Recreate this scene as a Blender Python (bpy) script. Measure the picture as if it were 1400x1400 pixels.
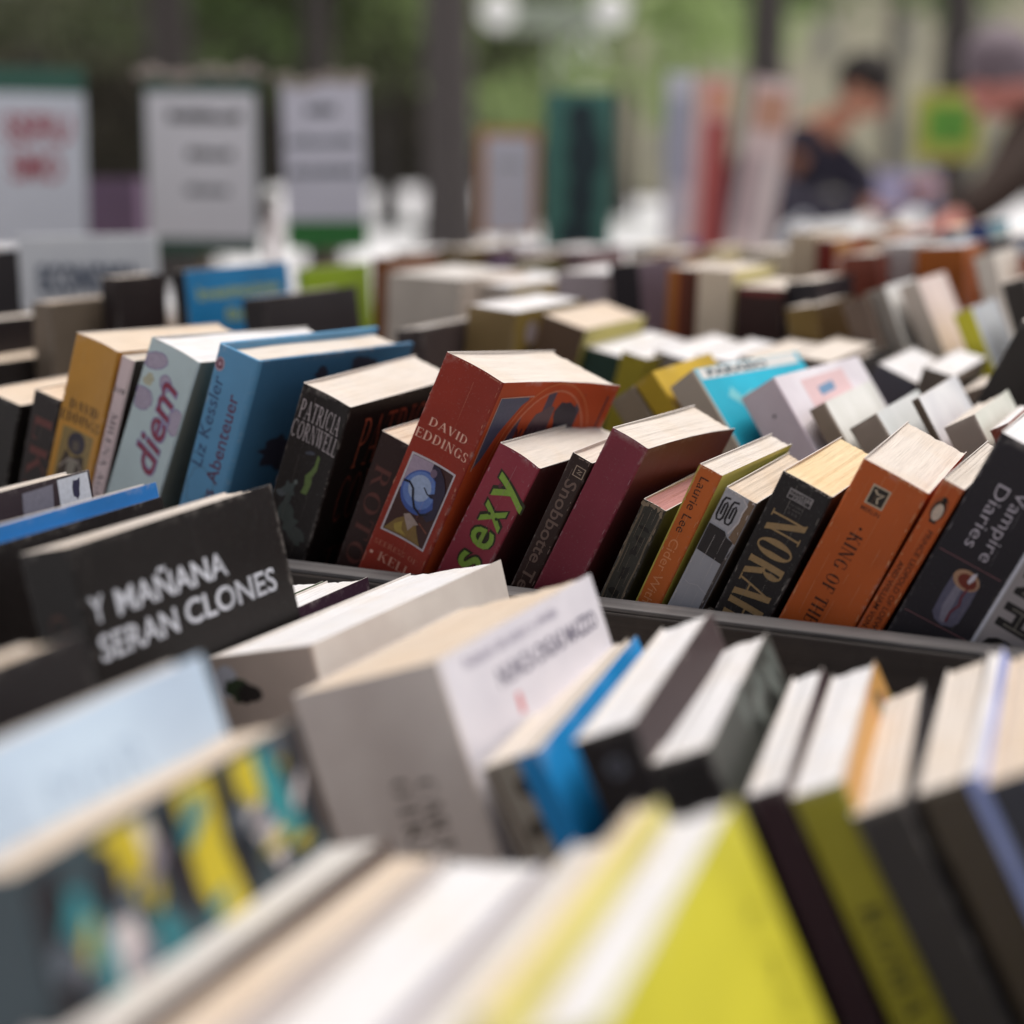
import bpy, bmesh, math, random
from mathutils import Vector, Matrix, Euler

# ------------------------------------------------------------------ scene, camera, light
for o in list(bpy.data.objects):
    bpy.data.objects.remove(o)
SC = bpy.context.scene
COL = SC.collection
R = math.radians
CAM_H, YAW, PITCH = 1.25, R(25.5), R(12)
FPX = 2250.0                                   # focal length in photograph pixels (1400 wide)
cam_data = bpy.data.cameras.new('camera')
cam = bpy.data.objects.new('camera', cam_data); COL.objects.link(cam)
cam.location = (0, 0, CAM_H)
cam.rotation_euler = (R(90) - PITCH, 0, YAW)
cam_data.sensor_fit = 'HORIZONTAL'; cam_data.sensor_width = 24.0
cam_data.lens = FPX / 1400 * 24.0
cam_data.clip_start = 0.02; cam_data.clip_end = 600
cam_data.dof.use_dof = True
cam_data.dof.focus_distance = 0.83
cam_data.dof.aperture_fstop = 2.1
cam_data.dof.aperture_blades = 0
SC.camera = cam

SUN_EL, SUN_AZ = R(75), R(30)
world = bpy.data.worlds.new('World'); SC.world = world; world.use_nodes = True
wn = world.node_tree; wn.nodes.clear()
sky = wn.nodes.new('ShaderNodeTexSky'); sky.sky_type = 'NISHITA'; sky.sun_disc = False
sky.sun_elevation = SUN_EL; sky.sun_rotation = SUN_AZ
sky.air_density = 1.0; sky.dust_density = 1.0; sky.ozone_density = 0.6
bg = wn.nodes.new('ShaderNodeBackground'); bg.inputs['Strength'].default_value = 0.05
wo = wn.nodes.new('ShaderNodeOutputWorld')
hsv = wn.nodes.new('ShaderNodeHueSaturation'); hsv.inputs['Saturation'].default_value = 0.30   # thin high cloud: a paler sky
wn.links.new(sky.outputs[0], hsv.inputs['Color'])
tint = wn.nodes.new('ShaderNodeMix'); tint.data_type = 'RGBA'; tint.blend_type = 'MULTIPLY'; tint.inputs[0].default_value = 1.0
tint.inputs[7].default_value = (1.0, .955, .93, 1)
wn.links.new(hsv.outputs[0], tint.inputs[6]); wn.links.new(tint.outputs[2], bg.inputs[0]); wn.links.new(bg.outputs[0], wo.inputs[0])
sun_data = bpy.data.lights.new('sun', 'SUN'); sun_data.energy = 1.5; sun_data.angle = R(35)
sun_data.color = (1.0, 0.94, 0.88)
sun = bpy.data.objects.new('sun', sun_data); COL.objects.link(sun)
to_sun = Vector((math.cos(SUN_EL)*math.sin(SUN_AZ), math.cos(SUN_EL)*math.cos(SUN_AZ), math.sin(SUN_EL)))
sun.rotation_euler = to_sun.to_track_quat('Z', 'Y').to_euler()
SC.view_settings.view_transform = 'Standard'; SC.view_settings.look = 'None'
SC.view_settings.gamma = 1.0; SC.view_settings.use_curve_mapping = False
SC.view_settings.exposure = 1.25
SC.render.engine = 'CYCLES'
SC.cycles.use_denoising = True
SC.cycles.max_bounces = 6; SC.cycles.diffuse_bounces = 4; SC.cycles.glossy_bounces = 2
SC.cycles.caustics_reflective = False; SC.cycles.caustics_refractive = False

KCOV, KINK = 0.92, 1.15
PAPERS = [(.76, .69, .62), (.74, .62, .50), (.80, .66, .42), (.82, .81, .82), (.72, .69, .66), (.50, .25, .24)]
GROUPS = {'M': 'paperbacks leaning right in the sharp row', 'F': 'books leaning left in the front row', 'N': 'books in the nearest blurred row',
          'B1': 'books leaning left behind the sharp row', 'B2': 'blurred books in the second row back', 'B3': 'blurred books in the third row back', 'B4': 'blurred books in the farthest rows'}

# ------------------------------------------------------------------ helpers
_f = Vector((-math.sin(YAW)*math.cos(PITCH), math.cos(YAW)*math.cos(PITCH), -math.sin(PITCH)))
_r = Vector((math.cos(YAW), math.sin(YAW), 0)); _u = _r.cross(_f)
def bearing(px, dist):
    """ground point in the compass bearing of a photograph column, dist metres off"""
    h = Vector((-math.sin(YAW), math.cos(YAW), 0)); a = (px - 700) / FPX * math.cos(PITCH) / 1.0
    p = h * dist + _r * dist * a
    return Vector((p.x, p.y, 0))
def spot(px, py, depth):
    p = (_f + _r*(px-700)/FPX - _u*(py-700)/FPX) * depth
    return Vector((p.x, p.y, p.z + CAM_H))
def srgb(h, k=1.0, cap=0.85):
    o = []
    for i in (0, 2, 4):
        v = int(h[i:i+2], 16)/255
        v = v/12.92 if v <= 0.04045 else ((v+0.055)/1.055)**2.4
        o.append(v*k)
    l = .3*o[0]+.59*o[1]+.11*o[2]                       # muted print: a little desaturated and warm
    o = [(a*.95+l*.05)*w for a, w in zip(o, (1.03, .99, .96))]
    mx = max(o)
    if mx > cap: o = [a*cap/mx for a in o]
    return o
def link(o, parent=None):
    COL.objects.link(o)
    if parent is not None: o.parent = parent
    return o
def mesh_obj(name, bm, m, parent=None, smooth=False):
    me = bpy.data.meshes.new(name); bm.to_mesh(me); bm.free()
    for mm in (m if isinstance(m, (list, tuple)) else [m]): me.materials.append(mm)
    if smooth:
        for p in me.polygons: p.use_smooth = True
    return link(bpy.data.objects.new(name, me), parent)
def thing(name, label, cat, loc=(0,0,0), rot=(0,0,0), group=None):
    o = bpy.data.objects.new(name, None); o.empty_display_size = .02
    o.location = loc; o.rotation_euler = rot
    COL.objects.link(o); tag(o, label, cat, group); return o
def tag(o, label=None, cat=None, group=None, kind=None):
    if label: o['label'] = label
    if cat: o['category'] = cat
    if group: o['group'] = group
    if kind: o['kind'] = kind
    return o
def add_box(bm, lo, hi, bev=0.0):
    r = bmesh.ops.create_cube(bm, size=1.0)
    vs = r['verts']
    for v in vs:
        v.co = Vector(((lo[i]+hi[i])/2 + v.co[i]*(hi[i]-lo[i]) for i in range(3)))
    if bev:
        es = list({e for v in vs for e in v.link_edges})
        bmesh.ops.bevel(bm, geom=es, offset=bev, segments=2, affect='EDGES', profile=.5)
def box(name, lo, hi, m, parent=None, bev=0.0):
    bm = bmesh.new(); add_box(bm, lo, hi, bev); return mesh_obj(name, bm, m, parent)

# ------------------------------------------------------------------ materials
_mats = {}
def nodes_of(name):
    m = bpy.data.materials.new(name); m.use_nodes = True
    nt = m.node_tree; b = nt.nodes['Principled BSDF']
    return m, nt, b
def mix_rgb(nt, fac, a, b, blend='MIX'):
    n = nt.nodes.new('ShaderNodeMix'); n.data_type = 'RGBA'; n.blend_type = blend
    for s, v in ((n.inputs[0], fac), (n.inputs[6], a), (n.inputs[7], b)):
        if hasattr(v, 'links'): nt.links.new(v, s)
        elif isinstance(v, (int, float)): s.default_value = v
        else: s.default_value = (*v[:3], 1)
    return n.outputs[2]
def noise(nt, vec, scale, detail=3.0, rough=.55):
    n = nt.nodes.new('ShaderNodeTexNoise'); n.inputs['Scale'].default_value = scale
    n.inputs['Detail'].default_value = detail; n.inputs['Roughness'].default_value = rough
    if vec is not None: nt.links.new(vec, n.inputs['Vector'])
    return n.outputs['Fac']
def ramp(nt, fac, p0, p1):
    n = nt.nodes.new('ShaderNodeMapRange'); n.inputs[1].default_value = p0; n.inputs[2].default_value = p1
    n.clamp = True; nt.links.new(fac, n.inputs[0]); return n.outputs[0]
def math_node(nt, op, a, b):
    n = nt.nodes.new('ShaderNodeMath'); n.operation = op; n.use_clamp = True
    for s, v in ((n.inputs[0], a), (n.inputs[1], b)):
        if hasattr(v, 'links'): nt.links.new(v, s)
        else: s.default_value = v
    return n.outputs[0]
def plain(name, col, rough=.6, var=.12, scale=30, spec=.3, bump=0.0):
    key = ('p', name, tuple(col), rough)
    if key in _mats: return _mats[key]
    m, nt, b = nodes_of(name)
    tc = nt.nodes.new('ShaderNodeTexCoord')
    f = noise(nt, tc.outputs['Object'], scale)
    c = mix_rgb(nt, f, [x*(1-var) for x in col], [min(.9, x*(1+var)) for x in col])
    nt.links.new(c, b.inputs['Base Color'])
    b.inputs['Roughness'].default_value = rough; b.inputs['Specular IOR Level'].default_value = spec
    if bump:
        bn = nt.nodes.new('ShaderNodeBump'); bn.inputs['Strength'].default_value = bump; bn.inputs['Distance'].default_value = .001
        nt.links.new(noise(nt, tc.outputs['Object'], scale*4), bn.inputs['Height']); nt.links.new(bn.outputs[0], b.inputs['Normal'])
    _mats[key] = m; return m
def cover_mat(hexcol, k=KCOV):
    key = ('c', hexcol)
    if key in _mats: return _mats[key]
    l0 = srgb(hexcol); lum = .3*l0[0]+.59*l0[1]+.11*l0[2]
    col = srgb(hexcol, min(1.7, k+1.5*lum*(1 if lum > .08 else .4)), .8)
    gl = random.Random(hexcol).choice((-.12, -.06, 0, .04, .1))
    m, nt, b = nodes_of('card_' + hexcol)
    tc = nt.nodes.new('ShaderNodeTexCoord'); ob = tc.outputs['Object']
    big = noise(nt, ob, 22, 3); fine = noise(nt, ob, 900, 2, .7)
    c = mix_rgb(nt, ramp(nt, big, .3, .7), [x*.88 for x in col], [min(.85, x*1.1) for x in col])
    c = mix_rgb(nt, ramp(nt, fine, .62, .85), c, [x*.6+.1 for x in col])
    at = nt.nodes.new('ShaderNodeAttribute'); at.attribute_name = 'wear'
    wn_ = noise(nt, ob, 260, 4, .75); w2 = noise(nt, ob, 45, 2)
    mask = math_node(nt, 'MULTIPLY', ramp(nt, at.outputs['Fac'], .35, 1.0), ramp(nt, math_node(nt, 'MULTIPLY', wn_, w2), .25, .42))
    c = mix_rgb(nt, math_node(nt, 'MULTIPLY', mask, .45), c, (.55, .5, .46))
    # fine scuffs
    mp = nt.nodes.new('ShaderNodeMapping'); nt.links.new(ob, mp.inputs[0]); mp.inputs['Scale'].default_value = (900, 900, 30)
    sc = ramp(nt, noise(nt, mp.outputs[0], 1.0, 2), .72, .8)
    c = mix_rgb(nt, math_node(nt, 'MULTIPLY', sc, .16), c, (.6, .55, .5))
    nt.links.new(c, b.inputs['Base Color'])
    nt.links.new(ramp(nt, big, .2, .9), b.inputs['Roughness'])
    rr = nt.nodes.new('ShaderNodeMapRange'); nt.links.new(big, rr.inputs[0]); rr.inputs[3].default_value = .42+gl; rr.inputs[4].default_value = .62+gl
    nt.links.new(rr.outputs[0], b.inputs['Roughness'])
    b.inputs['Specular IOR Level'].default_value = .27
    bn = nt.nodes.new('ShaderNodeBump'); bn.inputs['Strength'].default_value = .25; bn.inputs['Distance'].default_value = .0006
    nt.links.new(noise(nt, ob, 120, 4), bn.inputs['Height']); nt.links.new(bn.outputs[0], b.inputs['Normal'])
    _mats[key] = m; return m
def paper_mat(i):
    key = ('paper', i)
    if key in _mats: return _mats[key]
    col = PAPERS[i]
    m, nt, b = nodes_of('paper_%d' % i)
    uv = nt.nodes.new('ShaderNodeUVMap'); uv.uv_map = 'UVMap'
    oi = nt.nodes.new('ShaderNodeObjectInfo')
    add = nt.nodes.new('ShaderNodeVectorMath'); add.operation = 'ADD'
    comb = nt.nodes.new('ShaderNodeCombineXYZ')
    mul = nt.nodes.new('ShaderNodeMath'); mul.operation = 'MULTIPLY'; mul.inputs[1].default_value = 37.0
    nt.links.new(oi.outputs['Random'], mul.inputs[0]); nt.links.new(mul.outputs[0], comb.inputs[2])
    nt.links.new(uv.outputs[0], add.inputs[0]); nt.links.new(comb.outputs[0], add.inputs[1])
    mp = nt.nodes.new('ShaderNodeMapping'); nt.links.new(add.outputs[0], mp.inputs[0]); mp.inputs['Scale'].default_value = (26, .35, 1)
    lines = noise(nt, mp.outputs[0], 1.0, 4, .7)
    mp2 = nt.nodes.new('ShaderNodeMapping'); nt.links.new(add.outputs[0], mp2.inputs[0]); mp2.inputs['Scale'].default_value = (5, .25, 1)
    broad = noise(nt, mp2.outputs[0], 1.0, 3, .6)
    stain = noise(nt, add.outputs[0], .35, 4, .6)
    c = mix_rgb(nt, ramp(nt, lines, .3, .62), [x*.74 for x in col], [min(.86, x*1.04) for x in col])
    c = mix_rgb(nt, ramp(nt, broad, .35, .55), mix_rgb(nt, .5, c, [x*.88 for x in col]), c)
    c = mix_rgb(nt, math_node(nt, 'MULTIPLY', ramp(nt, stain, .45, .75), .35), c, (col[0]*.86, col[1]*.74, col[2]*.58))
    mp3 = nt.nodes.new('ShaderNodeMapping'); nt.links.new(add.outputs[0], mp3.inputs[0]); mp3.inputs['Scale'].default_value = (60, .12, 1)
    gaps = ramp(nt, noise(nt, mp3.outputs[0], 1.0, 1, .5), .66, .73)
    c = mix_rgb(nt, math_node(nt, 'MULTIPLY', gaps, .55), c, [x*.4 for x in col])
    nt.links.new(c, b.inputs['Base Color']); b.inputs['Roughness'].default_value = .9
    b.inputs['Specular IOR Level'].default_value = .15
    bn = nt.nodes.new('ShaderNodeBump'); bn.inputs['Strength'].default_value = .7; bn.inputs['Distance'].default_value = .0006
    nt.links.new(lines, bn.inputs['Height']); nt.links.new(bn.outputs[0], b.inputs['Normal'])
    _mats[key] = m; return m
def ink(hexcol, k=KINK):
    key = ('ink', hexcol, k)
    if key in _mats: return _mats[key]
    col = srgb(hexcol, k, .85)
    m, nt, b = nodes_of('ink_' + hexcol)
    tc = nt.nodes.new('ShaderNodeTexCoord')
    f = noise(nt, tc.outputs['Object'], 500, 3, .7)
    c = mix_rgb(nt, ramp(nt, f, .35, .7), [x*.82 for x in col], col)
    nt.links.new(c, b.inputs['Base Color']); b.inputs['Roughness'].default_value = .5
    b.inputs['Specular IOR Level'].default_value = .35
    _mats[key] = m; return m
def wood_mat(name, col, rough=.6, along=0):
    key = ('wood', name)
    if key in _mats: return _mats[key]
    m, nt, b = nodes_of(name)
    tc = nt.nodes.new('ShaderNodeTexCoord')
    mp = nt.nodes.new('ShaderNodeMapping'); nt.links.new(tc.outputs['Object'], mp.inputs[0])
    s = [160, 160, 160]; s[along] = 5; mp.inputs['Scale'].default_value = s
    g = noise(nt, mp.outputs[0], 1.0, 5, .65)
    w = noise(nt, tc.outputs['Object'], 28, 4, .65)
    c = mix_rgb(nt, ramp(nt, g, .3, .7), [x*.6 for x in col], [min(.8, x*1.3) for x in col])
    c = mix_rgb(nt, math_node(nt, 'MULTIPLY', ramp(nt, w, .5, .8), .4), c, [min(.8, x*1.8+.02) for x in col])
    nt.links.new(c, b.inputs['Base Color']); b.inputs['Roughness'].default_value = rough
    bn = nt.nodes.new('ShaderNodeBump'); bn.inputs['Strength'].default_value = .5; bn.inputs['Distance'].default_value = .0008
    nt.links.new(g, bn.inputs['Height']); nt.links.new(bn.outputs[0], b.inputs['Normal'])
    _mats[key] = m; return m

# ------------------------------------------------------------------ books
BOOKS = {}
class Book: pass
def card_edge(): return plain('cut_card_edge', (.66, .62, .58), .85, .2, 300)
def deform(bk, x, y, z, side):
    """rolled and splayed paperback: shear and flare grow towards the fore edge, the spine bows in"""
    q = max(0, y / bk.D)
    X = x + bk.shear*q + bk.flare*q**3*(x/bk.th)
    Y = y + bk.bow*math.sin(math.pi*min(1, max(0, x/bk.th)))*(1-q)
    return Vector((X, Y, z))
def shell(bk, name, path, m, t, parent, wear):
    """a strip of cover card t thick; path: (x, y, inward normal x, y, wear)"""
    H = bk.H; rim = 0 if bk.hard else 1
    zs = [0, H*.25, H*.5, H*.75, H-.006, H-.0022, H]
    bm = bmesh.new(); lay = bm.verts.layers.float.new('wear')
    O, I = [], []
    for (x, y, nx, ny, w) in path:
        co, ci = [], []
        for j, z in enumerate(zs):
            v = bm.verts.new(deform(bk, x, y, z, 0)); v[lay] = max(w, (0, 0, 0, 0, .0, .62, 1)[j]); co.append(v)
            v = bm.verts.new(deform(bk, x+nx*t, y+ny*t, z, 0)); v[lay] = .9 if j == 6 else 0; ci.append(v)
        O.append(co); I.append(ci)
    n = len(path); k = len(zs)
    for i in range(n-1):
        for j in range(k-1):
            bm.faces.new((O[i][j], O[i+1][j], O[i+1][j+1], O[i][j+1]))
            bm.faces.new((I[i+1][j], I[i][j], I[i][j+1], I[i+1][j+1])).material_index = rim
        bm.faces.new((O[i][k-1], O[i+1][k-1], I[i+1][k-1], I[i][k-1])).material_index = rim
        bm.faces.new((O[i+1][0], O[i][0], I[i][0], I[i+1][0]))
    for i in (0, n-1):
        for j in range(k-1):
            f = (O[i][j], O[i][j+1], I[i][j+1], I[i][j])
            bm.faces.new(f if i == 0 else f[::-1]).material_index = rim
    bmesh.ops.recalc_face_normals(bm, faces=bm.faces)
    return mesh_obj(name, bm, [m] if bk.hard else [m, card_edge()], parent)
def S(key, label, loc, rot, dim, row, col, front, back, paper, bow, shear, flare, hard):
    bk = Book(); BOOKS[key] = bk
    bk.th, bk.D, bk.H = [v/1000 for v in dim] ; bk.hard = hard; bk.s = {'F': .86, 'N': .75}.get(row, 1.0)
    bk.bow, bk.shear, bk.flare = bow/1000, shear/1000, flare/1000
    rng = random.Random(key)
    root = thing('hardback_book' if hard else 'paperback_book', label, 'book', loc, [R(a) for a in rot])
    root['group'] = GROUPS[row]
    bk.root = root
    th, D, H = bk.th, bk.D, bk.H
    t = .0024 if hard else .0004
    r = min(th*.22, .0030 if hard else .0014)
    over = .003 if hard else .0
    # spine with rounded joints
    P = []
    for i in range(5):
        a = math.pi/2*i/4
        P.append((r - r*math.cos(a), r - r*math.sin(a), math.cos(a), math.sin(a), (.55, .9, 1, .9, .5)[i]))
    for i in range(1, 8):
        x = r + (th-2*r)*i/8
        P.append((x, 0, 0, 1, 0))
    for i in range(5):
        a = math.pi/2*i/4
        P.append((th - r + r*math.sin(a), r - r*math.cos(a), -math.sin(a), math.cos(a), (.5, .9, 1, .9, .55)[i]))
    bk.spine = shell(bk, 'spine', P, cover_mat(col), t, root, 1)
    ys = [r, r+.004, D*.25, D*.5, D*.75, D-.004, D+over]
    ws = [.55, 0, 0, 0, 0, .2, 1]
    bk.front = shell(bk, 'front_cover', [(th, y, -1, 0, w) for y, w in zip(ys, ws)], cover_mat(front or col), t, root, 1)
    bk.back = shell(bk, 'back_cover', [(0, y, 1, 0, w) for y, w in zip(ys, ws)], cover_mat(back or col), t, root, 1)
    # page block, its head slightly uneven
    x0, x1, y0, y1 = t*1.02+2e-5, th-t*1.02-2e-5, t*1.1+.0002+(.002 if hard else 0), D-.0012
    z1 = H-(.0035 if hard else .0006); z0 = .0035 if hard else .0006
    nx, ny = 14, 7
    bm = bmesh.new(); uvl = bm.loops.layers.uv.new('UVMap')
    step = [rng.gauss(0, .0003) for _ in range(nx+1)]
    fe = [rng.gauss(0, .0004) for _ in range(nx+1)]
    ph = rng.random()*6
    def pos(i, j, top):
        u = i/nx; v = j/ny
        x = x0+(x1-x0)*u
        y = y0+(y1-y0)*v - (fe[i] if j == ny else 0)*(1 if top else .6)
        z = (z1 - .0003 - abs(step[i])*(0 if i in (0, nx) else 1) - .0011*abs(math.sin(v*3+ph))*(.5+.5*math.sin(u*5+ph))*(1 if 0 < j < ny else .3)) if top else z0
        return deform(bk, x, y, z, 0), x, y, z
    def quad(cs):
        vs = [bm.verts.new(c[0]) for c in cs]
        f = bm.faces.new(vs)
        for l, c in zip(f.loops, cs): l[uvl].uv = (c[1]*100, (c[2] + H - c[3])*100)
    for i in range(nx):
        for j in range(ny):
            quad([pos(i, j, 1), pos(i+1, j, 1), pos(i+1, j+1, 1), pos(i, j+1, 1)])
        quad([pos(i+1, ny, 0), pos(i, ny, 0), pos(i, ny, 1), pos(i+1, ny, 1)])
        quad([pos(i, 0, 0), pos(i+1, 0, 0), pos(i+1, 0, 1), pos(i, 0, 1)])
    for j in range(ny):
        for i in (0, nx):
            q = [pos(i, j, 0), pos(i, j+1, 0), pos(i, j+1, 1), pos(i, j, 1)]
            quad(q if i == nx else q[::-1])
        for i in (0,):
            quad([pos(0, j, 0), pos(0, j+1, 0), pos(nx, j+1, 0), pos(nx, j, 0)])
    bmesh.ops.remove_doubles(bm, verts=bm.verts, dist=1e-6)
    bmesh.ops.recalc_face_normals(bm, faces=bm.faces)
    bk.pages = mesh_obj('page_block', bm, paper_mat(paper), root)
    return bk

# ------------------------------------------------------------------ print on covers
def on_face(bk, face, u, v, lift):
    """u, v in metres: u from the spine's left edge (spine) or from the joint (cover), v down from the head"""
    z = bk.H - v
    if face == 'spine':
        p = deform(bk, u, 0, z, 0); p.y -= lift
        return p
    p = deform(bk, bk.th, u, z, 0); p.x += lift
    return p
def stamp(bk, face, bm, name, hexcol, lift=1, k=None, cut=.0035):
    """bm holds flat print in face coordinates (x=u, y=-v, z=layer); laid on the curved card"""
    for v in bm.verts: v.co.x *= bk.s; v.co.y *= bk.s
    xs = [v.co.x for v in bm.verts]
    if not xs: bm.free(); return
    lo, hi = min(xs), max(xs)
    if hi-lo > cut*1.3 and (face != 'spine' or bk.bow):
        x = lo + cut
        while x < hi:
            bmesh.ops.bisect_plane(bm, geom=bm.verts[:]+bm.edges[:]+bm.faces[:], plane_co=(x, 0, 0), plane_no=(1, 0, 0)); x += cut
    for v in bm.verts:
        v.co = on_face(bk, face, v.co.x, -v.co.y, .00009*lift + v.co.z)
    bmesh.ops.recalc_face_normals(bm, faces=bm.faces)
    host = bk.spine if face == 'spine' else bk.front
    return mesh_obj(name, bm, ink(hexcol) if k is None else ink(hexcol, k), host)
_fonts = {}
def font_polys(s, bold=0.0):
    key = (s, bold)
    if key in _fonts: return _fonts[key]
    cu = bpy.data.curves.new('tmp', 'FONT'); cu.body = s; cu.size = 1; cu.offset = bold; cu.resolution_u = 3
    o = bpy.data.objects.new('tmp', cu); COL.objects.link(o)
    dg = bpy.context.evaluated_depsgraph_get(); ev = o.evaluated_get(dg); me = ev.to_mesh()
    out = ([v.co.copy() for v in me.vertices], [tuple(p.vertices) for p in me.polygons])
    ev.to_mesh_clear(); bpy.data.objects.remove(o); bpy.data.curves.remove(cu)
    _fonts[key] = out; return out
# a seriffed capital alphabet drawn from stems, hairlines and bowls
TK, HN = .155, .05
def _s(x, y, w=.26): return ('h', x-w/2, x+w/2, y, .035)
GL = {
 'A': (.78, [('l', .10, 0, .39, 1, HN), ('l', .68, 0, .39, 1, TK), ('h', .2, .6, .33, .045), _s(.10, .017), _s(.68, .017)]),
 'B': (.66, [('l', .16, 0, .16, 1, TK), _s(.14, .017), _s(.14, .983), ('a', .28, .755, .26, .245, -90, 90, TK, HN), ('a', .28, .26, .31, .26, -90, 90, TK, HN), ('h', .16, .3, .5, HN)]),
 'C': (.74, [('a', .40, .5, .34, .5, 48, 312, TK, HN), ('l', .66, .68, .66, .95, .04)]),
 'D': (.78, [('l', .16, 0, .16, 1, TK), _s(.14, .017), ('h', .06, .34, .975, HN), ('h', .06, .34, .025, HN), ('a', .30, .5, .42, .5, -90, 90, TK, HN)]),
 'E': (.64, [('l', .16, 0, .16, 1, TK), ('h', .05, .58, .975, HN), ('h', .05, .60, .025, HN), ('h', .16, .44, .52, HN), ('l', .57, .78, .57, .98, .04), ('l', .6, .02, .6, .24, .04), ('l', .45, .42, .45, .62, .035)]),
 'F': (.60, [('l', .16, 0, .16, 1, TK), ('h', .05, .56, .975, HN), ('h', .16, .44, .52, HN), ('l', .55, .78, .55, .98, .04), _s(.16, .017)]),
 'G': (.80, [('a', .40, .5, .34, .5, 48, 318, TK, HN), ('l', .66, .70, .66, .95, .04), ('l', .66, .08, .66, .42, TK*.85), _s(.66, .42)]),
 'H': (.84, [('l', .16, 0, .16, 1, TK), ('l', .68, 0, .68, 1, TK), ('h', .16, .68, .5, HN), _s(.16, .017), _s(.16, .983), _s(.68, .017), _s(.68, .983)]),
 'I': (.34, [('l', .17, 0, .17, 1, TK), _s(.17, .017), _s(.17, .983)]),
 'K': (.80, [('l', .16, 0, .16, 1, TK), _s(.16, .017), _s(.16, .983), ('l', .20, .42, .62, 1, HN), ('l', .66, 0, .36, .62, TK), _s(.66, .017), _s(.6, .983)]),
 'L': (.62, [('l', .16, 0, .16, 1, TK), _s(.16, .983), ('h', .05, .58, .025, HN), ('l', .57, .02, .57, .27, .04)]),
 'M': (.98, [('l', .14, 0, .14, 1, HN), ('l', .5, .1, .17, 1, TK), ('l', .5, .1, .80, 1, HN), ('l', .82, 0, .82, 1, TK), _s(.14, .017), _s(.82, .017), _s(.12, .983, .16), _s(.86, .983, .16)]),
 'N': (.84, [('l', .14, 0, .14, 1, HN), ('l', .70, 0, .16, 1, TK), ('l', .70, 0, .70, 1, HN), _s(.14, .017), _s(.12, .983, .18), _s(.70, .983)]),
 'O': (.82, [('a', .41, .5, .35, .5, 0, 360, TK, HN)]),
 'P': (.66, [('l', .16, 0, .16, 1, TK), _s(.16, .017), ('h', .06, .3, .975, HN), ('h', .16, .3, .47, HN), ('a', .30, .722, .30, .277, -90, 90, TK, HN)]),
 'R': (.76, [('l', .16, 0, .16, 1, TK), _s(.16, .017), ('h', .06, .3, .975, HN), ('h', .16, .34, .48, HN), ('a', .30, .727, .28, .272, -90, 90, TK, HN), ('l', .66, 0, .38, .48, TK), _s(.68, .017, .18)]),
 'S': (.60, [('a', .30, .745, .22, .255, 30, 270, TK*.9, HN), ('a', .30, .255, .24, .255, -150, 90, TK*.9, HN), ('l', .5, .75, .5, .96, .04), ('l', .08, .04, .08, .26, .04)]),
 'T': (.70, [('l', .35, 0, .35, 1, TK), _s(.35, .017), ('h', .04, .66, .975, HN), ('l', .05, .75, .05, .98, .04), ('l', .65, .75, .65, .98, .04)]),
 'U': (.80, [('l', .16, .3, .16, 1, TK), ('l', .66, .3, .66, 1, HN), ('a', .41, .3, .29, .3, 180, 360, TK*.7, HN), _s(.16, .983), _s(.66, .983)]),
 'V': (.78, [('l', .40, 0, .12, 1, TK), ('l', .40, 0, .66, 1, HN), _s(.12, .983), _s(.66, .983)]),
 'W': (1.08, [('l', .34, 0, .12, 1, TK), ('l', .34, 0, .54, 1, HN), ('l', .74, 0, .52, 1, TK), ('l', .74, 0, .96, 1, HN), _s(.12, .983), _s(.54, .983), _s(.96, .983)]),
 'Y': (.74, [('l', .37, 0, .37, .45, TK), ('l', .37, .42, .12, 1, TK), ('l', .37, .42, .62, 1, HN), _s(.37, .017), _s(.12, .983), _s(.62, .983)]),
 ' ': (.34, []), '.': (.3, [('h', .08, .22, .5, .14)]),
}
def serif_polys(s, weight=1.0, gap=.07):
    V, F = [], []; x = 0; n = 0
    def q(pts):
        nonlocal n
        i = len(V); zz = n*.000012; n = (n+1) % 5
        V.extend(Vector((a, b, zz)) for a, b in pts); F.append(tuple(range(i, i+len(pts))))
    for ch in s:
        w, st = GL[ch]
        for e in st:
            if e[0] == 'l':
                _, x0, y0, x1, y1, t = e; t *= weight
                q([(x+x0-t/2, y0), (x+x0+t/2, y0), (x+x1+t/2, y1), (x+x1-t/2, y1)])
            elif e[0] == 'h':
                _, x0, x1, y, t = e
                q([(x+x0, y-t/2), (x+x1, y-t/2), (x+x1, y+t/2), (x+x0, y+t/2)])
            else:
                _, cx, cy, rx, ry, a0, a1, tk, hn = e; tk *= weight
                N = max(8, int(abs(a1-a0)/15)); zz = n*.000012; n = (n+1) % 5
                prev = None
                for i in range(N+1):
                    a = R(a0+(a1-a0)*i/N); ca, sa = math.cos(a), math.sin(a)
                    t = hn+(tk-hn)*abs(ca)**1.3
                    b = len(V)
                    V.append(Vector((x+cx+rx*ca, cy+ry*sa, zz)))
                    V.append(Vector((x+cx+(rx-t)*ca, cy+(ry-max(hn, t*.35))*sa, zz)))
                    if prev is not None: F.append((prev, b, b+1, prev+1))
                    prev = b
        x += w+gap
    return V, F
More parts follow.
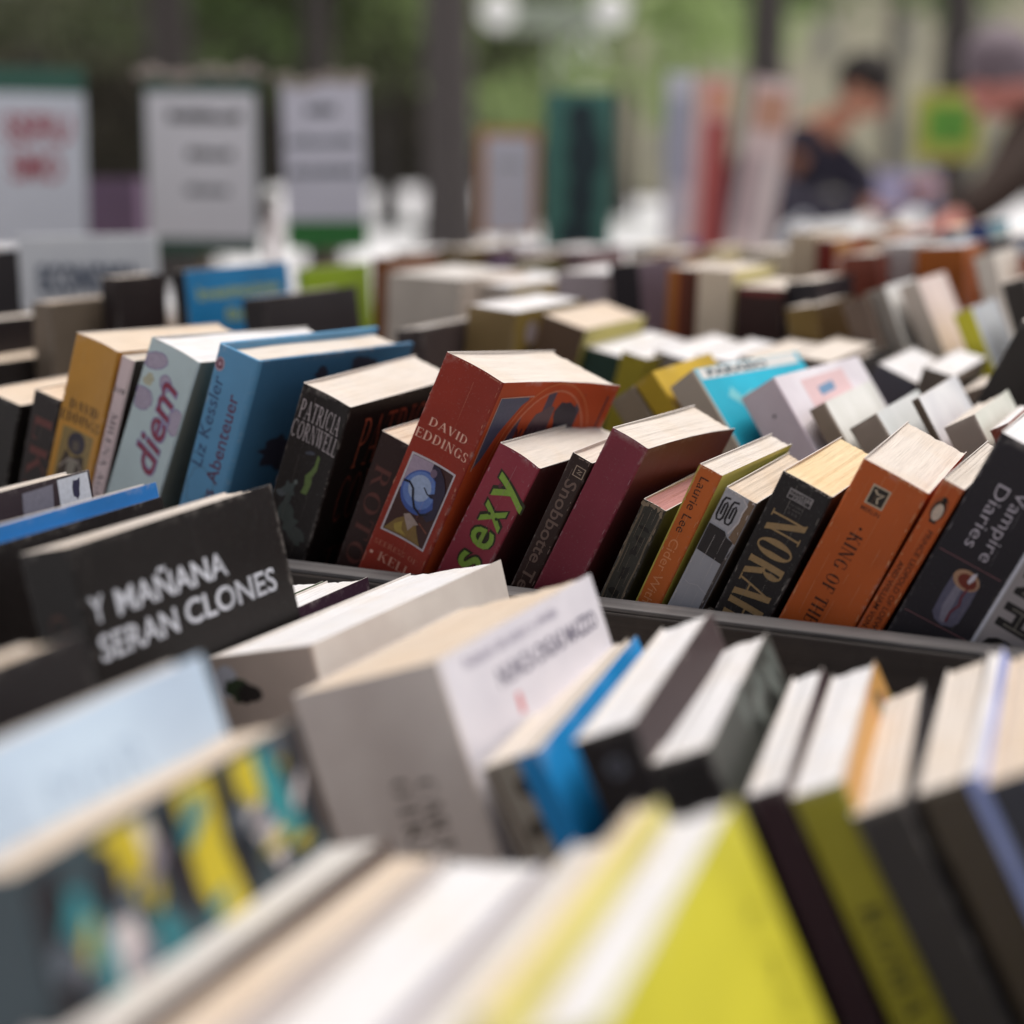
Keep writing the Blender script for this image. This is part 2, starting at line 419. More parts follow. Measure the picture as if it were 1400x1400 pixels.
def letters(bk, face, polys, u, v, cap, rot, hexcol, width=None, sx=1.0, lean=0.0, name='lettering', capnorm=1.0, k=None, lift=1):
    V, F = polys
    sc = cap/capnorm/1000
    xs = [p.x for p in V]; x0, x1 = min(xs), max(xs)
    kx = (width/1000/(x1-x0)) if width else sc*sx
    bm = bmesh.new(); vs = []
    for p in V:
        X = (p.x-x0)*kx + p.y*sc*lean; Y = p.y*sc
        if rot == 0: a, b = u/1000+X, -v/1000+Y
        elif rot == 90: a, b = u/1000+Y, -v/1000-X
        else: a, b = u/1000-Y, -v/1000+X
        vs.append(bm.verts.new((a, b, p.z)))
    for f in F:
        try: bm.faces.new([vs[i] for i in f])
        except ValueError: pass
    return stamp(bk, face, bm, name, hexcol, lift, k)
def srf(bk, s, u, v, cap, col, rot=0, width=None, face='spine', weight=1.0, lean=0, sx=1.0, k=None, lift=1):
    return letters(bk, face, serif_polys(s, weight), u, v, cap, rot, col, width, sx, lean, k=k, lift=lift)
def txt(bk, s, u, v, cap, col, rot=0, width=None, face='spine', bold=0.0, lean=0, sx=1.0, k=None, lift=1):
    return letters(bk, face, font_polys(s, bold), u, v, cap, rot, col, width, sx, lean, capnorm=.69, k=k, lift=lift)
def poly(bk, face, pts, col, name='picture', lift=1, k=None):
    bm = bmesh.new(); bm.faces.new([bm.verts.new((a/1000, -b/1000, 0)) for a, b in pts])
    bmesh.ops.triangulate(bm, faces=bm.faces[:])
    return stamp(bk, face, bm, name, col, lift, k)
def oval(cx, cy, rx, ry, n=24, rot=0, jit=0, seed=1):
    g = random.Random(seed); c, s = math.cos(R(rot)), math.sin(R(rot)); o = []
    for i in range(n):
        a = 2*math.pi*i/n; j = 1+g.uniform(-jit, jit)
        x, y = rx*math.cos(a)*j, ry*math.sin(a)*j
        o.append((cx+x*c-y*s, cy+x*s+y*c))
    return o
def stroke(bk, face, pts, w, col, name='line', lift=2, closed=False, k=None):
    bm = bmesh.new(); n = len(pts); L, Rr = [], []
    for i in range(n):
        a = pts[(i-1) % n] if (closed or i > 0) else pts[i]
        b = pts[(i+1) % n] if (closed or i < n-1) else pts[i]
        dx, dy = b[0]-a[0], b[1]-a[1]; d = math.hypot(dx, dy) or 1
        nx, ny = -dy/d*w/2, dx/d*w/2
        L.append(bm.verts.new(((pts[i][0]+nx)/1000, -(pts[i][1]+ny)/1000, 0)))
        Rr.append(bm.verts.new(((pts[i][0]-nx)/1000, -(pts[i][1]-ny)/1000, 0)))
    for i in range(n if closed else n-1):
        j = (i+1) % n
        bm.faces.new((L[i], L[j], Rr[j], Rr[i]))
    return stamp(bk, face, bm, name, col, lift, k)

def worn(bk, seed, hexcol, n_crease=3, n_chip=26, width=.16):
    """reading creases down the spine and chipped card along its edges, one piece of wear per book"""
    g = random.Random(seed); bm = bmesh.new(); th, H = bk.th*1000, bk.H*1000
    def q(pts): bm.faces.new([bm.verts.new((a/1000, -b/1000, g.uniform(0, 3e-5))) for a, b in pts])
    for i in range(n_crease):
        u = th*(.16+.7*(i+g.uniform(.2, .8))/n_crease); v = g.uniform(0, 8)
        while v < H*.9:
            L = g.uniform(4, 22); w = g.uniform(.3, 1)*width; d = g.uniform(-.25, .25)
            q([(u-w/2, v), (u+w/2, v), (u+d*.5+w*.6, v+L*.5), (u+d*.5-w*.6, v+L*.5)])
            q([(u+d*.5-w*.6, v+L*.5), (u+d*.5+w*.6, v+L*.5), (u+d+w*.2, v+L), (u+d-w*.2, v+L)])
            v += L+g.uniform(0, 14)
    for i in range(int(n_chip*1.7)):
        k = g.random()
        if k < .38: u, v, a, b_ = .9+g.uniform(-.3, .5), g.uniform(0, H*.8), g.uniform(.15, .5), g.uniform(.4, 2.4)
        elif k < .76: u, v, a, b_ = th-.9+g.uniform(-.5, .3), g.uniform(0, H*.8), g.uniform(.15, .5), g.uniform(.4, 2.4)
        else: u, v, a, b_ = g.uniform(.8, th-.8), .5+g.uniform(0, .5), g.uniform(.4, 1.8), g.uniform(.2, .6)
        q([(u+a*math.cos(t*1.047)*g.uniform(.6, 1.2)*.7, max(.06, v+b_*math.sin(t*1.047)*g.uniform(.6, 1.2))) for t in range(6)])
    o = stamp(bk, 'spine', bm, 'wear_marks', hexcol, 5); o['kind'] = 'stuff'; return o

# ------------------------------------------------------------------ the place: ground
def ground_mat():
    m, nt, b = nodes_of('pale_gravel_paving')
    tc = nt.nodes.new('ShaderNodeTexCoord'); ob = tc.outputs['Object']
    a = noise(nt, ob, .35, 4); f = noise(nt, ob, 14, 4, .7)
    c = mix_rgb(nt, ramp(nt, a, .3, .7), (.66, .66, .68), (.80, .80, .82))
    c = mix_rgb(nt, math_node(nt, 'MULTIPLY', ramp(nt, f, .5, .75), .35), c, (.42, .40, .38))
    nt.links.new(c, b.inputs['Base Color']); b.inputs['Roughness'].default_value = .9
    return m
bm = bmesh.new()
bmesh.ops.create_grid(bm, x_segments=40, y_segments=40, size=250)
for v in bm.verts:
    d = max(0, v.co.xy.length-40); v.co.z = .15*math.sin(v.co.x*.05)*math.sin(v.co.y*.04)*min(1, d/60) - .001
tag(mesh_obj('ground', bm, ground_mat()), kind='structure')

# ------------------------------------------------------------------ tables and trays
W_DARK = wood_mat('dark_stained_board', (.035, .026, .022), .55)
W_EDGE = wood_mat('worn_grey_edge', (.125, .117, .117), .6)
W_TABLE = wood_mat('table_plank', (.16, .12, .09), .7)
def market_table(label, x0, x1, y0, y1, top):
    t = thing('market_table', label, 'table', ((x0+x1)/2, (y0+y1)/2, 0), group='tables of the book market')
    lx, ly = (x1-x0)/2, (y1-y0)/2
    n = max(2, round(2*ly/.2)); s = 2*ly/n
    for i in range(n):
        box('plank', (-lx, -ly+i*s+.002, top-.028), (lx, -ly+(i+1)*s-.002, top), W_TABLE, t, .002)
    for sx in (-1, 1):
        for sy in (-1, 1):
            box('leg', (sx*(lx-.10)-.025, sy*(ly-.06)-.025, 0), (sx*(lx-.10)+.025, sy*(ly-.06)+.025, top-.1), W_TABLE, t, .003)
        box('trestle_rail', (sx*(lx-.10)-.022, -ly+.02, top-.1), (sx*(lx-.10)+.022, ly-.02, top-.028), W_TABLE, t, .003)
    return t
def tray(label, x0, x1, y0, y1, base, front, back, edge=True, tf=.018):
    """open wooden book tray; base is the height of the floor the books stand on"""
    t = thing('book_tray', label, 'tray', ((x0+x1)/2, y0, base-.010), group='wooden trays that hold the books')
    lx, D = (x1-x0)/2, y1-y0
    box('base_board', (-lx, .001+tf, 0), (lx, D-.013, .0095), W_DARK, t)
    fb = box('front_board', (-lx, 0, 0), (lx, tf, front-base+.010), W_DARK, t, .0012)
    if edge: box('top_edge', (-lx+.0015, .0012, front-base+.0101), (lx-.0015, tf-.0012, front-base+.0125), W_EDGE, fb, .0006)
    box('back_board', (-lx, D-.012, 0), (lx, D, back-base+.010), W_DARK, t, .0012)
    for s in (-1, 1):
        box('end_board', (s*(lx+.0065)-.006, 0, 0), (s*(lx+.0065)+.006, D, front-base+.005), W_DARK, t, .0012)
    return t
XA, XB = -1.32, .30
TOPZ, LOWZ = CAM_H-.315, CAM_H-.370
market_table('broad wooden table under the sharp row and all rows behind it', -2.3, .55, .71, 3.05, TOPZ-.0125)
market_table('lower wooden table under the two front rows of books', -1.5, .45, .17, .706, LOWZ-.0125)
tray('dark tray with worn grey top edge holding the sharp row', XA, XB, .722, .915, CAM_H-.312, CAM_H-.2155, CAM_H-.235, True, .019)
tray('dark tray holding the left leaning front row', XA+.1, XB, .463, .625, LOWZ, CAM_H-.30, CAM_H-.30, False, .010)
tray('dark tray holding the nearest blurred row', XA+.3, XB, .25, .418, LOWZ, CAM_H-.32, CAM_H-.32, False, .010)
tray('dark tray right behind the sharp row', XA, XB, .918, 1.085, CAM_H-.313, CAM_H-.235, CAM_H-.24, False, .010)
tray('dark tray two rows behind the sharp row', XA, XB, 1.088, 1.285, CAM_H-.313, CAM_H-.235, CAM_H-.24, False, .010)
tray('dark tray three rows behind the sharp row', XA, XB, 1.288, 1.50, CAM_H-.313, CAM_H-.235, CAM_H-.24, False, .010)
tray('dark tray at the far side of the table', XA, XB, 1.504, 1.90, CAM_H-.313, CAM_H-.235, CAM_H-.24, False, .010)

# ------------------------------------------------------------------ the books: name, label, place, lean, size, row, colours, paper
S('darkspine','black spined paperback cut by the picture edge beside the dull red lettered one',(-0.7606,0.7500,0.9463),(0,16.8,0),(28.8,112,178),'M','2a2624',None,None,1,0,0,0,0)
S('redletters','black paperback with large dull red letters beside the mustard spine',(-0.7225,0.7500,0.9438),(0,16.6,0),(20.2,108,183),'M','2b2221',None,None,1,0,0,0,0)
S('yellow','mustard yellow paperback with black author name and dark orb picture',(-0.7052,0.7500,0.9480),(0,18.4,0),(31.5,122,217),'M','b07f2c',None,None,1,2.2,14,0,0)
S('milena','thin pale mauve paperback marked 119 beside the mustard one',(-0.6740,0.7500,0.9409),(0,19.0,0),(9.0,112,213),'M','b3a3a5','2b1d18',None,0,0,8,0,0)
S('diem','pale blue paperback with red script title and mauve flowers',(-0.6660,0.7500,0.9512),(0,22.2,0),(35.0,140,219),'M','9fb0b4','77776b',None,3,2,16,0,0)
S('kessler','blue hardback with navy and dark red spine lettering and small pink badge',(-0.6083,0.7500,0.9474),(0,19.0,0),(28.8,150,217),'M','4d86ae','3e6f94',None,0,0,12,0,1)
S('patricia','thick black paperback with tall white author name and green figure on spine',(-0.5557,0.7617,0.9497),(3.4,21.6,0),(31.8,112,198),'M','1f1817',None,None,0,1.6,6,0,0)
S('smallblack','low dark brown paperback wedged between the white lettered black one and the red one',(-0.5073,0.7620,0.9453),(0,22.0,0),(19.4,95,176),'M','33201e',None,None,1,0,0,0,0)
S('red','thick brick red paperback with framed blue orb picture on its spine',(-0.4832,0.7417,0.9563),(-2.2,23.9,0),(35.7,110,217),'M','8a2a1a','ac4418',None,0,3,15,9,0)
S('sexy','plum paperback with fat lime green letters running up its spine',(-0.4485,0.7500,0.9499),(0,27.7,0),(25.7,110,180),'M','8b3040','5c2a2a',None,0,2.5,5,0,0)
S('snob','narrow dark brown paperback with faded grey lettering beside the plum one',(-0.4024,0.7500,0.9432),(0,25.5,0),(12.0,108,182),'M','33221f',None,None,0,0,0,0,0)
S('maroon','plain maroon paperback with no spine lettering',(-0.3887,0.7500,0.9475),(0,26.3,0),(21.4,108,194),'M','7c2c3d','6b3030',None,0,1.5,6,5,0)
S('tatter','tattered grey green paperback with pink stained page tops',(-0.3494,0.7500,0.9433),(0,24.0,0),(13.0,100,157),'M','3e3d38',None,None,5,1,0,0,0)
S('laurie','orange paperback with dark and pale sans lettering and yellow edges',(-0.3295,0.7500,0.9431),(0,24.0,0),(12.5,112,179),'M','b25a1e','b9b04c','a8a03a',0,0.8,3,0,0)
S('grey80','grey and black paperback with torn label at the head of its spine',(-0.3134,0.7500,0.9451),(0,25.0,0),(16.8,108,167),'M','8d9099','6f5a48',None,1,0,0,0,0)
S('norah','black paperback with tall gold serif capitals down its spine',(-0.2862,0.7500,0.9490),(0,24.3,0),(26.8,110,173),'M','2d2a2b',None,None,2,0.8,0,0,0)
S('king','thick orange paperback with square black emblem and creased spine',(-0.2528,0.7500,0.9524),(0,25.0,0),(34.0,112,180),'M','b0531a',None,None,0,1.2,-4,0,0)
S('peng','thin orange paperback with oval bird emblem and two lines of small print',(-0.2210,0.7500,0.9428),(0,26.0,0),(10.9,116,185),'M','ac4f1a',None,None,0,0,0,0,0)
S('vamp','black paperback with silver title and candle picture on its spine',(-0.2007,0.7500,0.9535),(0,25.5,0),(36.0,115,198),'M','2d2a30',None,None,3,0,0,0,0)
S('oh','grey paperback with big black outlined letters cut by the picture edge',(-0.1637,0.7500,0.9520),(0,26.0,0),(32.0,112,179),'M','8a8688',None,None,0,0,0,0,0)
S('f_dark','dark magazine with pale picture corner at the row end behind the bright blue one',(-0.4977,0.4730,0.8800),(0,-9.0,0),(14.6,141.9,226),'F','3a2f35',None,None,0,0,0,0,0)
S('f_blue','glossy bright blue book with rounded corners',(-0.4397,0.4730,0.8800),(0,-12.0,0),(7.7,141.9,226),'F','1c6fb8',None,'1c6fb8',3,0,0,0,0)
S('f_thinblack','thin black book with white edge directly behind the black cover with white capitals',(-0.4334,0.4730,0.8800),(0,-13.0,0),(6.9,141.9,220),'F','1a1514',None,None,3,0,0,0,0)
S('manana','black covered book with two lines of white striped capitals',(-0.3888,0.4773,0.8800),(0,-13.0,0),(25.8,137.6,227),'F','161211',None,None,0,0,0,0,0)
S('f_green','thin book with dark green cover edge in front of the black one with white capitals',(-0.4406,0.5530,0.8800),(0,-9.0,0),(23.2,147.9,157),'F','35602c',None,None,3,0,0,0,0)
S('f_purple','thin book with dark purple cover and rough white page edge',(-0.4091,0.5530,0.8800),(0,-11.0,0),(24.9,147.9,162),'F','3c2336',None,None,3,0,0,0,0)
S('f_white','white page topped book with pale cover behind the very thick white one',(-0.3559,0.5379,0.8800),(0,-14.0,-2),(53.3,163.4,173),'F','a89a90','cdc6c0','d2d4e2',3,0,0,0,0)
S('thick','very thick white book with pale grey spine and grey title on cover',(-0.2528,0.4790,0.8800),(0,-19.6,0),(63.6,135.9,192),'F','f0e6e2','d8d8e4',None,1,-1,0,0,0)
S('f_grey','small book with grey green pictured spine next to the thin sky blue one',(-0.1594,0.4829,0.8800),(0,-25.0,8),(18.9,141.9,186),'F','8f8a80',None,None,0,0,0,0,0)
S('f_sky','thin sky blue book squeezed between grey and black spines',(-0.1446,0.4845,0.8800),(0,-25.0,8),(9.5,141.9,192),'F','0e86cc',None,'0e86cc',0,0,0,0,0)
S('f_black1','small black spined book with round grey emblem',(-0.1221,0.4837,0.8800),(0,-24.0,8.5),(21.9,141.9,201),'F','221d20','453a3c',None,3,0,0,0,0)
S('f_black2','black book with dark green grey patterned cover beside the emblem spine',(-0.1025,0.4880,0.8800),(0,-23.0,9),(20.2,137.6,194),'F','211e1f','454844',None,3,0,0,0,0)
S('f_white2','dark plum spined book with white page tops left of the lime striped spine',(-0.0694,0.4899,0.8800),(0,-24.0,9.5),(12.5,129.0,189),'F','3a252c',None,None,3,0,0,0,0)
S('f_lime','dull lime spined book with dark spine lettering in the front row',(-0.0490,0.4912,0.8800),(0,-25.5,9),(17.6,131.6,193),'F','8f8a1e','b08440',None,3,0,0,0,0)
S('f_grey4','charcoal spined book immediately to the right of the dull lime spine',(-0.0246,0.4901,0.8800),(0,-27.0,9),(17.2,120.4,193),'F','3c393c',None,None,0,0,0,0,0)
S('f_grey5','brownish charcoal spined book between the charcoal and lavender edged ones',(-0.0011,0.4921,0.8800),(0,-27.0,7),(15.5,133.3,203),'F','443b38',None,None,0,0,0,0,0)
S('f_lav','thin book with pale lavender blue edge among the charcoal spines',(0.0179,0.4886,0.8800),(0,-27.0,6.5),(5.2,137.6,213),'F','7f8fd0',None,'aeb8e6',3,0,0,0,0)
S('f_navy','dark slate blue spined book beside the lavender edged one',(0.0238,0.4867,0.8800),(0,-27.0,6),(15.5,137.6,212),'F','363848','3f62b0',None,1,0,0,0,0)
S('f_royal','royal blue book cut by the right picture edge',(0.0383,0.4850,0.8800),(0,-27.0,5),(17.2,137.6,216),'F','36549c','3f62b0',None,0,0,0,0,0)
S('n_black','black covered book with cream page top cut by the left picture edge',(-0.3116,0.2850,0.8800),(0,-16.0,0),(25.5,120.0,222),'N','221d1e',None,None,1,0,0,0,0)
S('n_blue','pale sky blue covered book leaning in the nearest row',(-0.2340,0.2850,0.8800),(0,-20.0,0),(12.0,120.0,229),'N','b4cbe4',None,'b4cbe4',3,0,0,0,0)
S('n_collage','book with teal yellow and black patterned cover',(-0.2330,0.2812,0.8800),(0,-17.0,0),(27.0,123.8,204),'N','3a4a52',None,None,1,0,0,0,0)
S('n_wide','wide pale grey page topped book in front of the patterned cover',(-0.2232,0.2775,0.8800),(0,-14.0,0),(30.0,127.5,168),'N','c9c4c0','4a3328',None,4,0,0,0,0)
S('n_beige','beige page topped book beside the thin brown cover edge',(-0.1970,0.2775,0.8800),(0,-12.0,0),(16.5,127.5,169),'N','cbb8aa','d8d0cc',None,1,0,0,0,0)
S('n_white','broad white page topped book in the middle of the nearest row',(-0.1808,0.2774,0.8800),(0,-8.0,3),(28.5,127.5,170),'N','d4d6e6','d8d8e8',None,3,0,0,0,0)
S('n_pale','off white page topped book next to the yellow edged cream one',(-0.0983,0.2828,0.8800),(0,-20.0,4),(16.5,126.0,192),'N','d0ccd0','c8bf80',None,4,0,0,0,0)
S('n_cream','thin pale yellow covered book against the big lime one',(-0.0666,0.2850,0.8800),(0,-22.0,4.5),(7.5,126.0,210),'N','c8bf80','c4be6c',None,2,0,0,0,0)
S('n_lime','big lime yellow covered book with broad white page top nearest the camera',(-0.0446,0.2854,0.8800),(0,-24.0,6),(18.8,127.5,212),'N','a2a018','aaa61a','aaa61a',3,0,0,0,0)
S('b_bigblack','large black covered book with cream page top behind the mustard spine',(-0.9128,0.9050,0.9365),(0,2.0,0),(44.0,165,171),'B1','2a2422',None,None,1,0,0,0,0)
S('b_brown','brown grey spined book peeping past the red cover corner',(-0.2658,0.9500,0.9350),(0,-35.4,0),(19.1,110,206),'B1','857866',None,None,1,0,0,0,0)
S('b_yellow','narrow ochre yellow spine leaning behind the maroon book',(-0.2354,0.9500,0.9350),(0,-36.6,0),(14.9,110,224),'B1','a58a16',None,None,2,0,0,0,0)
S('b_cyan','taupe spined book with bright cyan cover and white title band',(-0.2103,0.9162,0.9350),(0,-38.0,-14),(21.3,125,227),'B1','a39a8e','0a9cb8',None,0,0,0,0,0)
S('b_pink','thick white spined book with crimson edge behind the orange ones',(-0.1797,0.9282,0.9350),(0,-34.4,-8),(26.3,130,213),'B1','c6bcc8','dcd8e2','b03058',3,0,0,0,0)
S('b_taupe1','taupe spined book with pale greenish cover beside the crimson edged one',(-0.1494,0.9400,0.9350),(0,-31.6,0),(11.0,112,202),'B1','8c8072','d2d6d2',None,3,0,0,0,0)
S('b_taupe2','broad taupe spined book with white cover above the cream page top',(-0.1163,0.9300,0.9350),(0,-34.3,0),(18.4,112,199),'B1','8e857c','cdd6d8',None,3,0,0,0,0)
S('b_thinbrown','thin dark brown spine with glaring white cover',(-0.0902,0.9400,0.9350),(0,-30.2,0),(4.7,112,210),'B1','5f5348','dde2ea',None,3,0,0,0,0)
S('b_rust','grey spined book with rust left edge behind the bird emblem spine',(-0.0801,0.9200,0.9350),(0,-28.6,0),(18.5,112,194),'B1','8f857e','d0d6cc','8c4a30',0,0,0,0,0)
S('b_redtop','small book with rust red cover and white page top above the candle spine',(-0.0556,0.9050,0.9350),(0,-27.5,0),(10.9,105,195),'B1','7c3424',None,None,3,0,0,0,0)
S('b2_grey','slate grey covered book tilted against its neighbours behind the taupe spines',(-0.3338,1.1300,0.9472),(0,24.0,0),(30.0,120,183),'B2','5c5a66','4f4a54',None,3,0,0,0,0)
S('b2_black','black covered book low behind the white cover with pink panel',(-0.2321,1.1300,0.9350),(0,-20.0,0),(22.0,115,184),'B2','262222',None,None,0,0,0,0,0)
S('b2_darkgreen','book with dark green cover under broad white page top',(-0.5153,1.1300,0.9425),(0,12.0,0),(36.0,140,177),'B2','2e4a42',None,None,3,0,0,0,0)
S('b2_olive','small olive yellow spine under the broad white page tops',(-0.4815,1.1000,0.9399),(0,14.0,0),(20.4,110,183),'B2','9a8c1c',None,None,3,0,0,0,0)
S('b2_whitetop','wide white page topped book behind the ochre spine',(-0.4668,1.1300,0.9420),(0,14.0,0),(28.8,140,179),'B2','8a8580',None,None,3,0,0,0,0)
S('b2_band','taupe book with white page top behind the cyan cover',(-0.4168,1.1300,0.9389),(0,8.0,0),(27.8,140,176),'B2','8f867c',None,None,3,0,0,0,0)
S('b2_cream','cream page topped book behind the crimson edged one',(-0.3809,1.1300,0.9386),(0,7.0,0),(29.8,140,177),'B2','847a74',None,None,0,0,0,0,0)
S('b2_pinkish','pinkish grey page topped book above the white cover with pink panel',(-0.3469,1.1300,0.9390),(0,8.0,0),(29.1,140,180),'B2','6f6660',None,None,0,0,0,0,0)
S('b2_right','white page topped book between the slate cover and the leaning black one',(-0.2747,1.1300,0.9407),(0,15.0,0),(21.9,130,179),'B2','6a6058',None,None,3,0,0,0,0)
S('b2_bigblack','tall black book leaning at the right picture edge',(-0.2504,1.0700,0.9599),(0,26.0,0),(36.0,130,215),'B2','2a2624',None,None,0,0,0,0,0)
S('b2_brownsmall','small grey brown book end behind the rust edged one',(-0.1362,1.1100,0.9350),(0,-22.0,0),(24.0,110,176),'B2','7c6c5e',None,None,0,0,0,0,0)
S('b2_inv','bright blue covered book with pale yellow title behind the mustard spine',(-0.8009,1.0800,0.9350),(0,-4.0,0),(12.0,150,230),'B2','2b2a2e','0a76ae','3a3e48',0,0,0,0,0)
S('b2_blackbrown','squat black brown spine left of the bright blue cover',(-0.8312,1.0100,0.9350),(0,0.0,0),(16.0,60,229),'B2','2c2222',None,None,0,0,0,0,0)
S('b2_greybrown','grey brown book end below the white lettered card',(-0.8602,0.9650,0.9350),(0,0.0,0),(18.0,85,212),'B2','6d6255',None,None,1,0,0,0,0)
S('b2_lowblack','low black book in front of the white lettered card',(-0.9120,0.9450,0.9350),(0,0.0,0),(20.0,95,198),'B2','272226',None,None,0,0,0,0,0)
S('b2_leftdark','dark upright book cut by the left picture edge beside the white card',(-1.0112,0.9900,0.9350),(0,0.0,0),(20.0,110,242),'B2','2b272b',None,None,0,0,0,0,0)
S('b2_longblack','long black covered book with beige page top behind the blue hardback',(-0.7142,1.0600,0.9350),(0,-6.0,0),(20.0,140,213),'B2','2d2729','2d2729',None,0,0,0,0,0)
S('b2_darkcover','dark brown covered book with pale grey page top behind the red one',(-0.5693,1.0400,0.9350),(0,-6.0,0),(22.0,125,197),'B2','463c3c','463c3c',None,4,0,0,0,0)
S('b2_tan','tan covered book with round white sticker behind the red one',(-0.5827,1.1000,0.9392),(0,6.0,0),(40.0,130,208),'B2','8a744a','8f7a3c',None,3,0,0,0,0)
S('b2_yolive','brown spined book with pale olive yellow cover',(-0.5683,1.1200,0.9456),(0,17.0,0),(36.3,125,203),'B2','6a5442','a8a25a',None,1,0,0,0,0)
S('b3_beige','thick beige book with layered page edges in the middle row',(-0.7667,1.3200,0.9389),(0,3.0,0),(75.2,140,213),'B3','b7ada0','b5aa9e',None,4,0,0,0,0)
S('b3_white','broad white page topped book beside the thick beige one',(-0.7143,1.3600,0.9392),(0,5.0,0),(47.9,160,205),'B3','a9a29a','a89660',None,3,0,0,0,0)
S('b3_black','black and grey spined book left of the tall rust brown spine',(-0.5222,1.3400,0.9350),(0,-6.0,0),(27.5,120,229),'B3','2d272c','6a5a66',None,0,0,0,0,0)
S('b3_rust','tall rust brown spine next to the tall beige spine',(-0.4993,1.3400,0.9359),(0,2.0,0),(25.7,120,226),'B3','7a3a1e',None,None,0,0,0,0,0)
S('b3_tallbeige','tall beige spine with pale yellow cover in the middle row',(-0.4699,1.3350,0.9361),(0,2.0,0),(31.0,120,226),'B3','b3a794','cfc68c',None,0,0,0,0,0)
S('b3_wine','dark wine and black spine right of the tall beige spine',(-0.4309,1.3300,0.9357),(0,1.0,0),(41.5,120,213),'B3','3a211e',None,None,0,0,0,0,0)
S('b3_black2','low black book behind the olive brown cover',(-0.3685,1.3400,0.9350),(0,-5.0,0),(27.6,115,218),'B3','28242a',None,None,0,0,0,0,0)
S('b3_olive','olive brown covered book low in the middle row',(-0.3381,1.2700,0.9350),(0,-8.0,0),(25.4,115,204),'B3','64501f','5f4a2a',None,0,0,0,0,0)
S('b3_umber','umber spined book with small yellow page top leaning beside the pale grey cover',(-0.2466,1.2700,0.9350),(0,-20.0,0),(18.9,110,221),'B3','5f5148',None,None,2,0,0,0,0)
S('b3_palegrey','pale grey covered book leaning in the middle row',(-0.2227,1.2900,0.9350),(0,-22.0,0),(16.4,110,231),'B3','8a8680','c8cccc',None,3,0,0,0,0)
S('b3_pale2','pinkish white leaning book beside the big orange spine',(-0.1875,1.3000,0.9350),(0,-24.0,0),(15.3,110,240),'B3','a8a098','dcccc8',None,3,0,0,0,0)
S('b3_limebar','white leaning book with lime yellow spine at the right',(-0.1468,1.2700,0.9350),(0,-24.0,0),(14.5,110,221),'B3','a8a410','d0dae6',None,3,0,0,0,0)
S('b3_dark','dark leaning book beyond the lime yellow spine',(-0.1310,1.2800,0.9350),(0,-18.0,0),(17.9,110,237),'B3','37322f','3c3836',None,0,0,0,0,0)
S('b3_lime','bright green book edge behind the long black cover',(-0.8827,1.3800,0.9350),(0,-3.0,0),(8.0,130,213),'B3','7d9c1a','86a41c',None,2,0,0,0,0)
S('b3_smallorange','small orange brown spine beside the thick beige book',(-0.8307,1.4200,0.9350),(0,0.0,0),(16.6,110,223),'B3','84502c',None,None,0,0,0,0,0)
S('b3_grey','plain grey book end left of the black and grey spine',(-0.6051,1.3600,0.9350),(0,0.0,0),(48.2,120,219),'B3','a09498','988c90',None,3,0,0,0,0)
S('b4_beige','tall beige block of a book left of the red and orange one',(-0.4470,1.5500,0.9350),(0,0.0,0),(27.0,120,249),'B4','a89a84',None,None,0,0,0,0,0)
S('b4_red','dark red spined book with orange and brown cover',(-0.4190,1.5500,0.9350),(0,0.0,0),(16.9,130,243),'B4','7c2418','a8582a',None,0,0,0,0,0)
S('b4_orange','big burnt orange spined book with white page top at the right',(-0.3026,1.5000,0.9350),(0,-3.0,0),(42.5,130,241),'B4','a85a14','b06018',None,3,0,0,0,0)
S('b4_blue','blue and teal covered book beyond the big orange spine',(-0.2809,1.7000,0.9350),(0,-6.0,0),(21.3,120,256),'B4','3c4f8c','3c7c90',None,0,0,0,0,0)
S('b4_purple','muted purple covered book before the framed white sign',(-0.8516,1.7000,0.9350),(0,-4.0,0),(27.2,140,215),'B4','5c4458','66506a',None,0,0,0,0,0)
S('b4_black','small black book beneath the trunk with white top',(-0.9627,1.7000,0.9350),(0,0.0,0),(34.1,120,214),'B4','241f1d',None,None,3,0,0,0,0)
S('b4_brown','ochre brown book beneath the big trunk',(-0.8832,1.6600,0.9350),(0,0.0,0),(37.1,120,220),'B4','6f5a2c',None,None,0,0,0,0,0)
S('b4_mauve','mauve grey book at the foot of the green board',(-0.7745,1.7000,0.9350),(0,0.0,0),(53.5,120,220),'B4','8a7478',None,None,3,0,0,0,0)
S('b4_cream','cream book under the tall racks',(-0.5503,1.7200,0.9350),(0,0.0,0),(40.6,120,222),'B4','a8a08c',None,None,0,0,0,0,0)
S('b4_wine','brick brown covered book between the red and the big orange ones',(-0.3570,1.4800,0.9350),(0,-5.0,0),(33.2,120,233),'B4','7a3a2a',None,None,0,0,0,0,0)
S('b4_grey','grey white book left of the big orange spine',(-0.3528,1.5200,0.9350),(0,0.0,0),(31.9,120,242),'B4','a8a4a4',None,None,3,0,0,0,0)
S('x_salmon','small salmon book tilted among the farthest rows',(-0.4403,1.6200,0.9350),(0,-4.0,0),(26.0,115,223),'B4','b07a68',None,None,0,0,0,0,0)
S('x_sage_green','small sage green book tilted among the farthest rows',(-0.3971,1.6600,0.9373),(0,6.0,0),(22.0,115,218),'B4','7c8a6c',None,None,0,0,0,0,0)
S('x_navy_blue','small navy blue book tilted among the farthest rows',(-0.2411,1.6000,0.9350),(0,-8.0,0),(26.0,115,245),'B4','333a58',None,None,2,0,0,0,0)
S('x_ivory','small ivory book tilted among the farthest rows',(-0.5494,1.8200,0.9364),(0,3.0,0),(26.0,115,220),'B4','d0c8b4',None,None,2,0,0,0,0)
